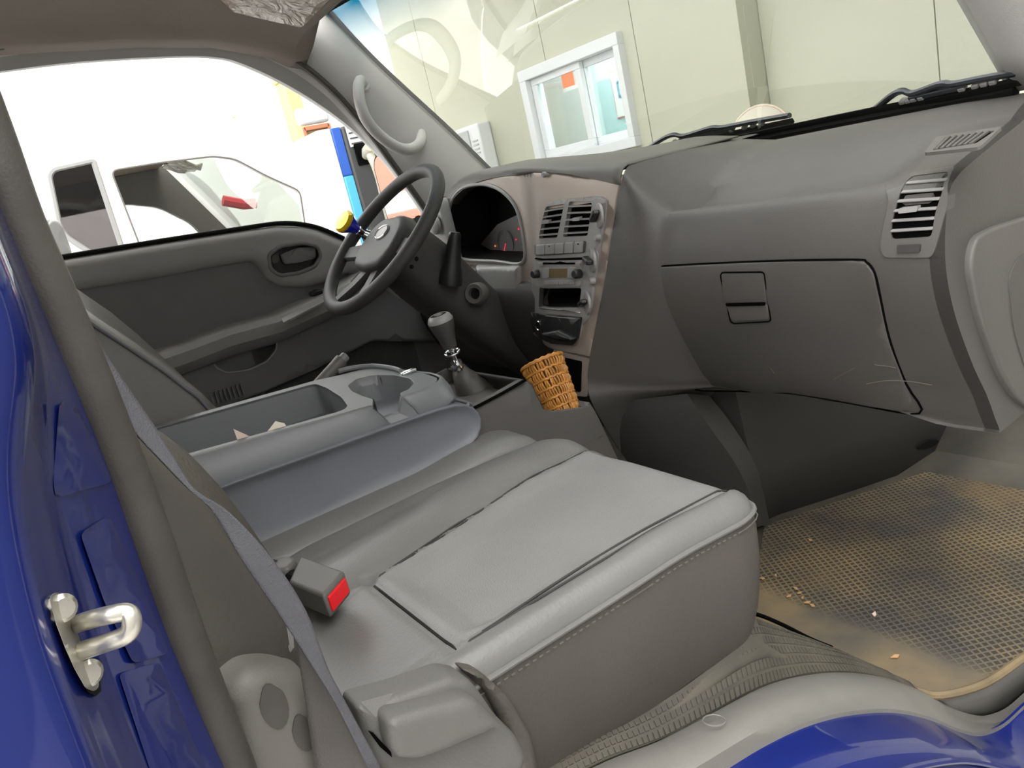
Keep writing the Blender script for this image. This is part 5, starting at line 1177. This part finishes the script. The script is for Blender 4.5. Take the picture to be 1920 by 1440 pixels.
# orange framed box sign
q = P(606, 300, Y=4.5)
os_ = thing('framed_board', 'orange framed board standing beside the pump cabinet', 'board', (q.x, 4.5, GZ))
M['terracotta'] = mat('terracotta', (.62, .25, .14), .5); M['sandy'] = mat('sandy_yellow', (.42, .31, .14), .6)
box('panel', (q.x, 4.5, q.z - .15), (.20, .05, .75), 'sandy', os_, bevel=.01)
for dx in (-.1, .1): box('side_rail', (q.x + dx, 4.48, q.z + .07), (.025, .07, .35), 'terracotta', os_)
box('top_rail', (q.x, 4.48, q.z + .235), (.2, .07, .03), 'terracotta', os_); box('cap', (q.x, 4.48, q.z + .32), (.24, .08, .12), 'window_frame', os_, bevel=.02)
for dx in (-.08, .08): box('leg', (q.x + dx, 4.5, (GZ + q.z - .5) / 2), (.03, .03, q.z - .5 - GZ), 'terracotta', os_)
# yellow post and lamp
q0 = P(524, 155, Y=6.0); yp = thing('yellow_post', 'pale yellow post outside above the white truck', 'post', (q0.x + .2, 6.0, GZ))
M['pale_yellow'] = mat('pale_yellow', (.58, .5, .2), .6)
box('post', (q0.x + .06, 6.0, (GZ + q0.z) / 2), (.15, .2, q0.z - GZ), 'pale_yellow', yp, bevel=.02); box('cap', (q0.x + .06, 6.0, q0.z + .02), (.18, .24, .05), 'pale_yellow', yp, bevel=.01)
q0 = P(412, 240, Y=6.0); lq = thing('wall_lamp', 'small tan bracket lamp outside high above the white truck', 'lamp', q0)
loft('shade', [[q0 + V(-.12, y, z) for y, z in ((-.05, -.03), (.05, -.03), (.05, .02), (-.05, .02))], [q0 + V(.14, y, z) for y, z in ((-.06, -.06), (.06, -.06), (.06, .07), (-.06, .07))]], 'sandy', lq, sharp=20)
tube('arm', [q0 + V(.1, 0, 0), q0 + V(.25, .4, .02)], .02, 'white', lq, ns=8)
tag(box('wall_outer', (2.2, 6.5, 1.6), (16, .2, 4.6), 'white', bevel=0), 'bright white building wall beyond the white truck', 'wall', kind='structure')
# ---- white truck parked alongside
YT = 2.75; YF = YT + 1.5
wt = thing('white_truck', 'white cab truck parked alongside, seen through the driver window', 'truck', (1.0, YT + .75, GZ))
f0 = lambda x, z: YT
def tpx(l): return pxY(f0, l, YT)
QW = tpx([(92, 330), (100, 318), (175, 301), (178, 312), (240, 500), (170, 474), (125, 445), (112, 425)])
DW = tpx([(208, 320), (300, 305), (400, 293), (440, 298), (500, 330), (562, 358), (572, 425), (560, 480), (290, 530), (262, 460)])
prof_ = [(-2.4, -.2), (1.66, -.2), (1.68, .35), (1.64, .60), (1.54, .92), (1.42, 1.18), (1.22, 1.38), (1.0, 1.46), (.2, 1.50), (-.05, 1.45), (-.12, .45), (-2.4, .45)]
near = patch('near_side', rnd(prof_, .06), onY(f0), 'white', wt, holes=[rnd(QW, .03, 4), rnd(DW, .03, 4)], t=.04, res=.12, bevel=.006)
fw_ = tpx([(225, 350), (300, 340), (370, 345), (425, 395), (445, 440), (290, 530), (262, 460)])
FWN = [(.40, .80), (1.34, .72), (1.24, .94), (1.08, 1.08), (.9, 1.14), (.40, 1.14)]
far = patch('far_side', rnd(prof_, .06), onY(lambda x, z: YF), 'white', wt, holes=[rnd(FWN, .05)], t=.04, res=.12)
M['clear2'] = glass('thin_glass', (.95, .97, .95), .12)
M['tan_liner'] = mat('tan_headliner', (.2, .15, .11), .8); M['truck_int'] = mat('truck_interior', (.13, .115, .105), .7)
patch('far_liner', rnd([(-.05, .3), (1.6, .3), (1.56, .66), (1.16, 1.36), (-.05, 1.40)], .05), onY(lambda x, z: YF - .05), 'truck_int', wt, holes=[rnd(FWN, .05)], t=.01, res=.15)
box('roof', (.55, (YT + YF) / 2, 1.41), (1.1, 1.4, .04), 'white', wt); box('headliner', (.55, (YT + YF) / 2, 1.32), (1.2, 1.42, .02), 'tan_liner', wt)
box('rear_wall', (.62, (YT + YF) / 2, .9), (.03, 1.42, 1.1), 'truck_int', wt) if False else box('rear_wall', (-.05, (YT + YF) / 2, .9), (.03, 1.42, 1.1), 'truck_int', wt)
mesh('truck_windshield', [(1.60, YT + .06, .66), (1.60, YF - .04, .66), (1.20, YF - .06, 1.36), (1.20, YT + .08, 1.36)], [(0, 1, 2, 3)], 'windshield2' if 'windshield2' in M else 'clear', wt)
box('truck_dash', (1.42, (YT + YF) / 2, .5), (.4, 1.4, .36), 'truck_int', wt, bevel=.05)
box('truck_seat', (.25, (YT + YF) / 2, .45), (.5, 1.3, .5), 'truck_int', wt, bevel=.05)
tube('truck_wheel', [V(1.15, YF - .4, .75) + V(.6, 0, .5) * (.2 * math.cos(t * .2618)) + V(0, 1, 0) * (.2 * math.sin(t * .2618)) for t in range(24)], .016, 'truck_int', wt, ns=8, closed=True)
M['smoke'] = glass('smoked_glass', (.36, .34, .34), .6)
patch('quarter_glass', rnd(QW, .03, 4), onY(lambda x, z: YT + .012), 'smoke', wt, t=.004, res=.1, grid=False)
tube('quarter_seal', [V(x, YT - .002, z) for x, z in rnd(QW, .03, 4)], .012, 'silver', wt, ns=6, closed=True)
patch('door_glass', rnd(DW, .03, 4), onY(lambda x, z: YT + .02), 'clear2', wt, t=.004, res=.1, grid=False)
tube('door_window_seal', [V(x, YT - .002, z) for x, z in rnd(DW, .03, 4)], .004, 'truck_int', wt, ns=6, closed=True)
vq = P(355, 310, Y=YT + .5)
gridm('wrapped_visor', [[vq + V(.14 * (j / 4 - .5), .3 * i / 4, .03 * random.random() - .06 * (j / 4 - .5)) for j in range(5)] for i in range(5)], 'film', wt, thick=.01, sharp=10)
rq = P(418, 376, Y=YF - .2)
M['toy_red'] = mat('toy_red', (.7, .04, .06), .5)
tube('red_garland', [rq + V(0, 0, 0), rq + V(.12, 0, -.05), rq + V(.2, 0, -.06)], .035, 'toy_red', wt, ns=8)
for x in (-1.6, 1.05):
    lathe('tyre', [(0, .12), (.2, .12), (.33, .1), (.34, 0), (.33, -.1), (0, -.12)], V(x, YT + .1, GZ + .34), (0, -1, 0), 'matte_black', wt, ns=28)
    lathe('tyre', [(0, .12), (.2, .12), (.33, .1), (.34, 0), (.33, -.1), (0, -.12)], V(x, YF - .1, GZ + .34), (0, -1, 0), 'matte_black', wt, ns=28)
tm = P(108, 452, Y=YT - .35)
tmr = thing('side_mirror', 'small dark round-cornered mirror hanging outside near the door pillar', 'mirror', tm)
tm = P(93, 452, Y=.95)
patch('housing', rnd([(-.05, -.05), (.05, -.05), (.05, .05), (-.05, .05)], .025), onPl(tm, V(.8, .1, 0), V(0, 0, 1), V(.1, -1, 0)), 'pillar', tmr, t=.05, res=.03, roll=.01)
tube('arm', [tm + V(0, .05, 0), tm + V(-.2, .0, -.05), V(-.25, .8, .75)], .012, 'matte_black', tmr, ns=8)
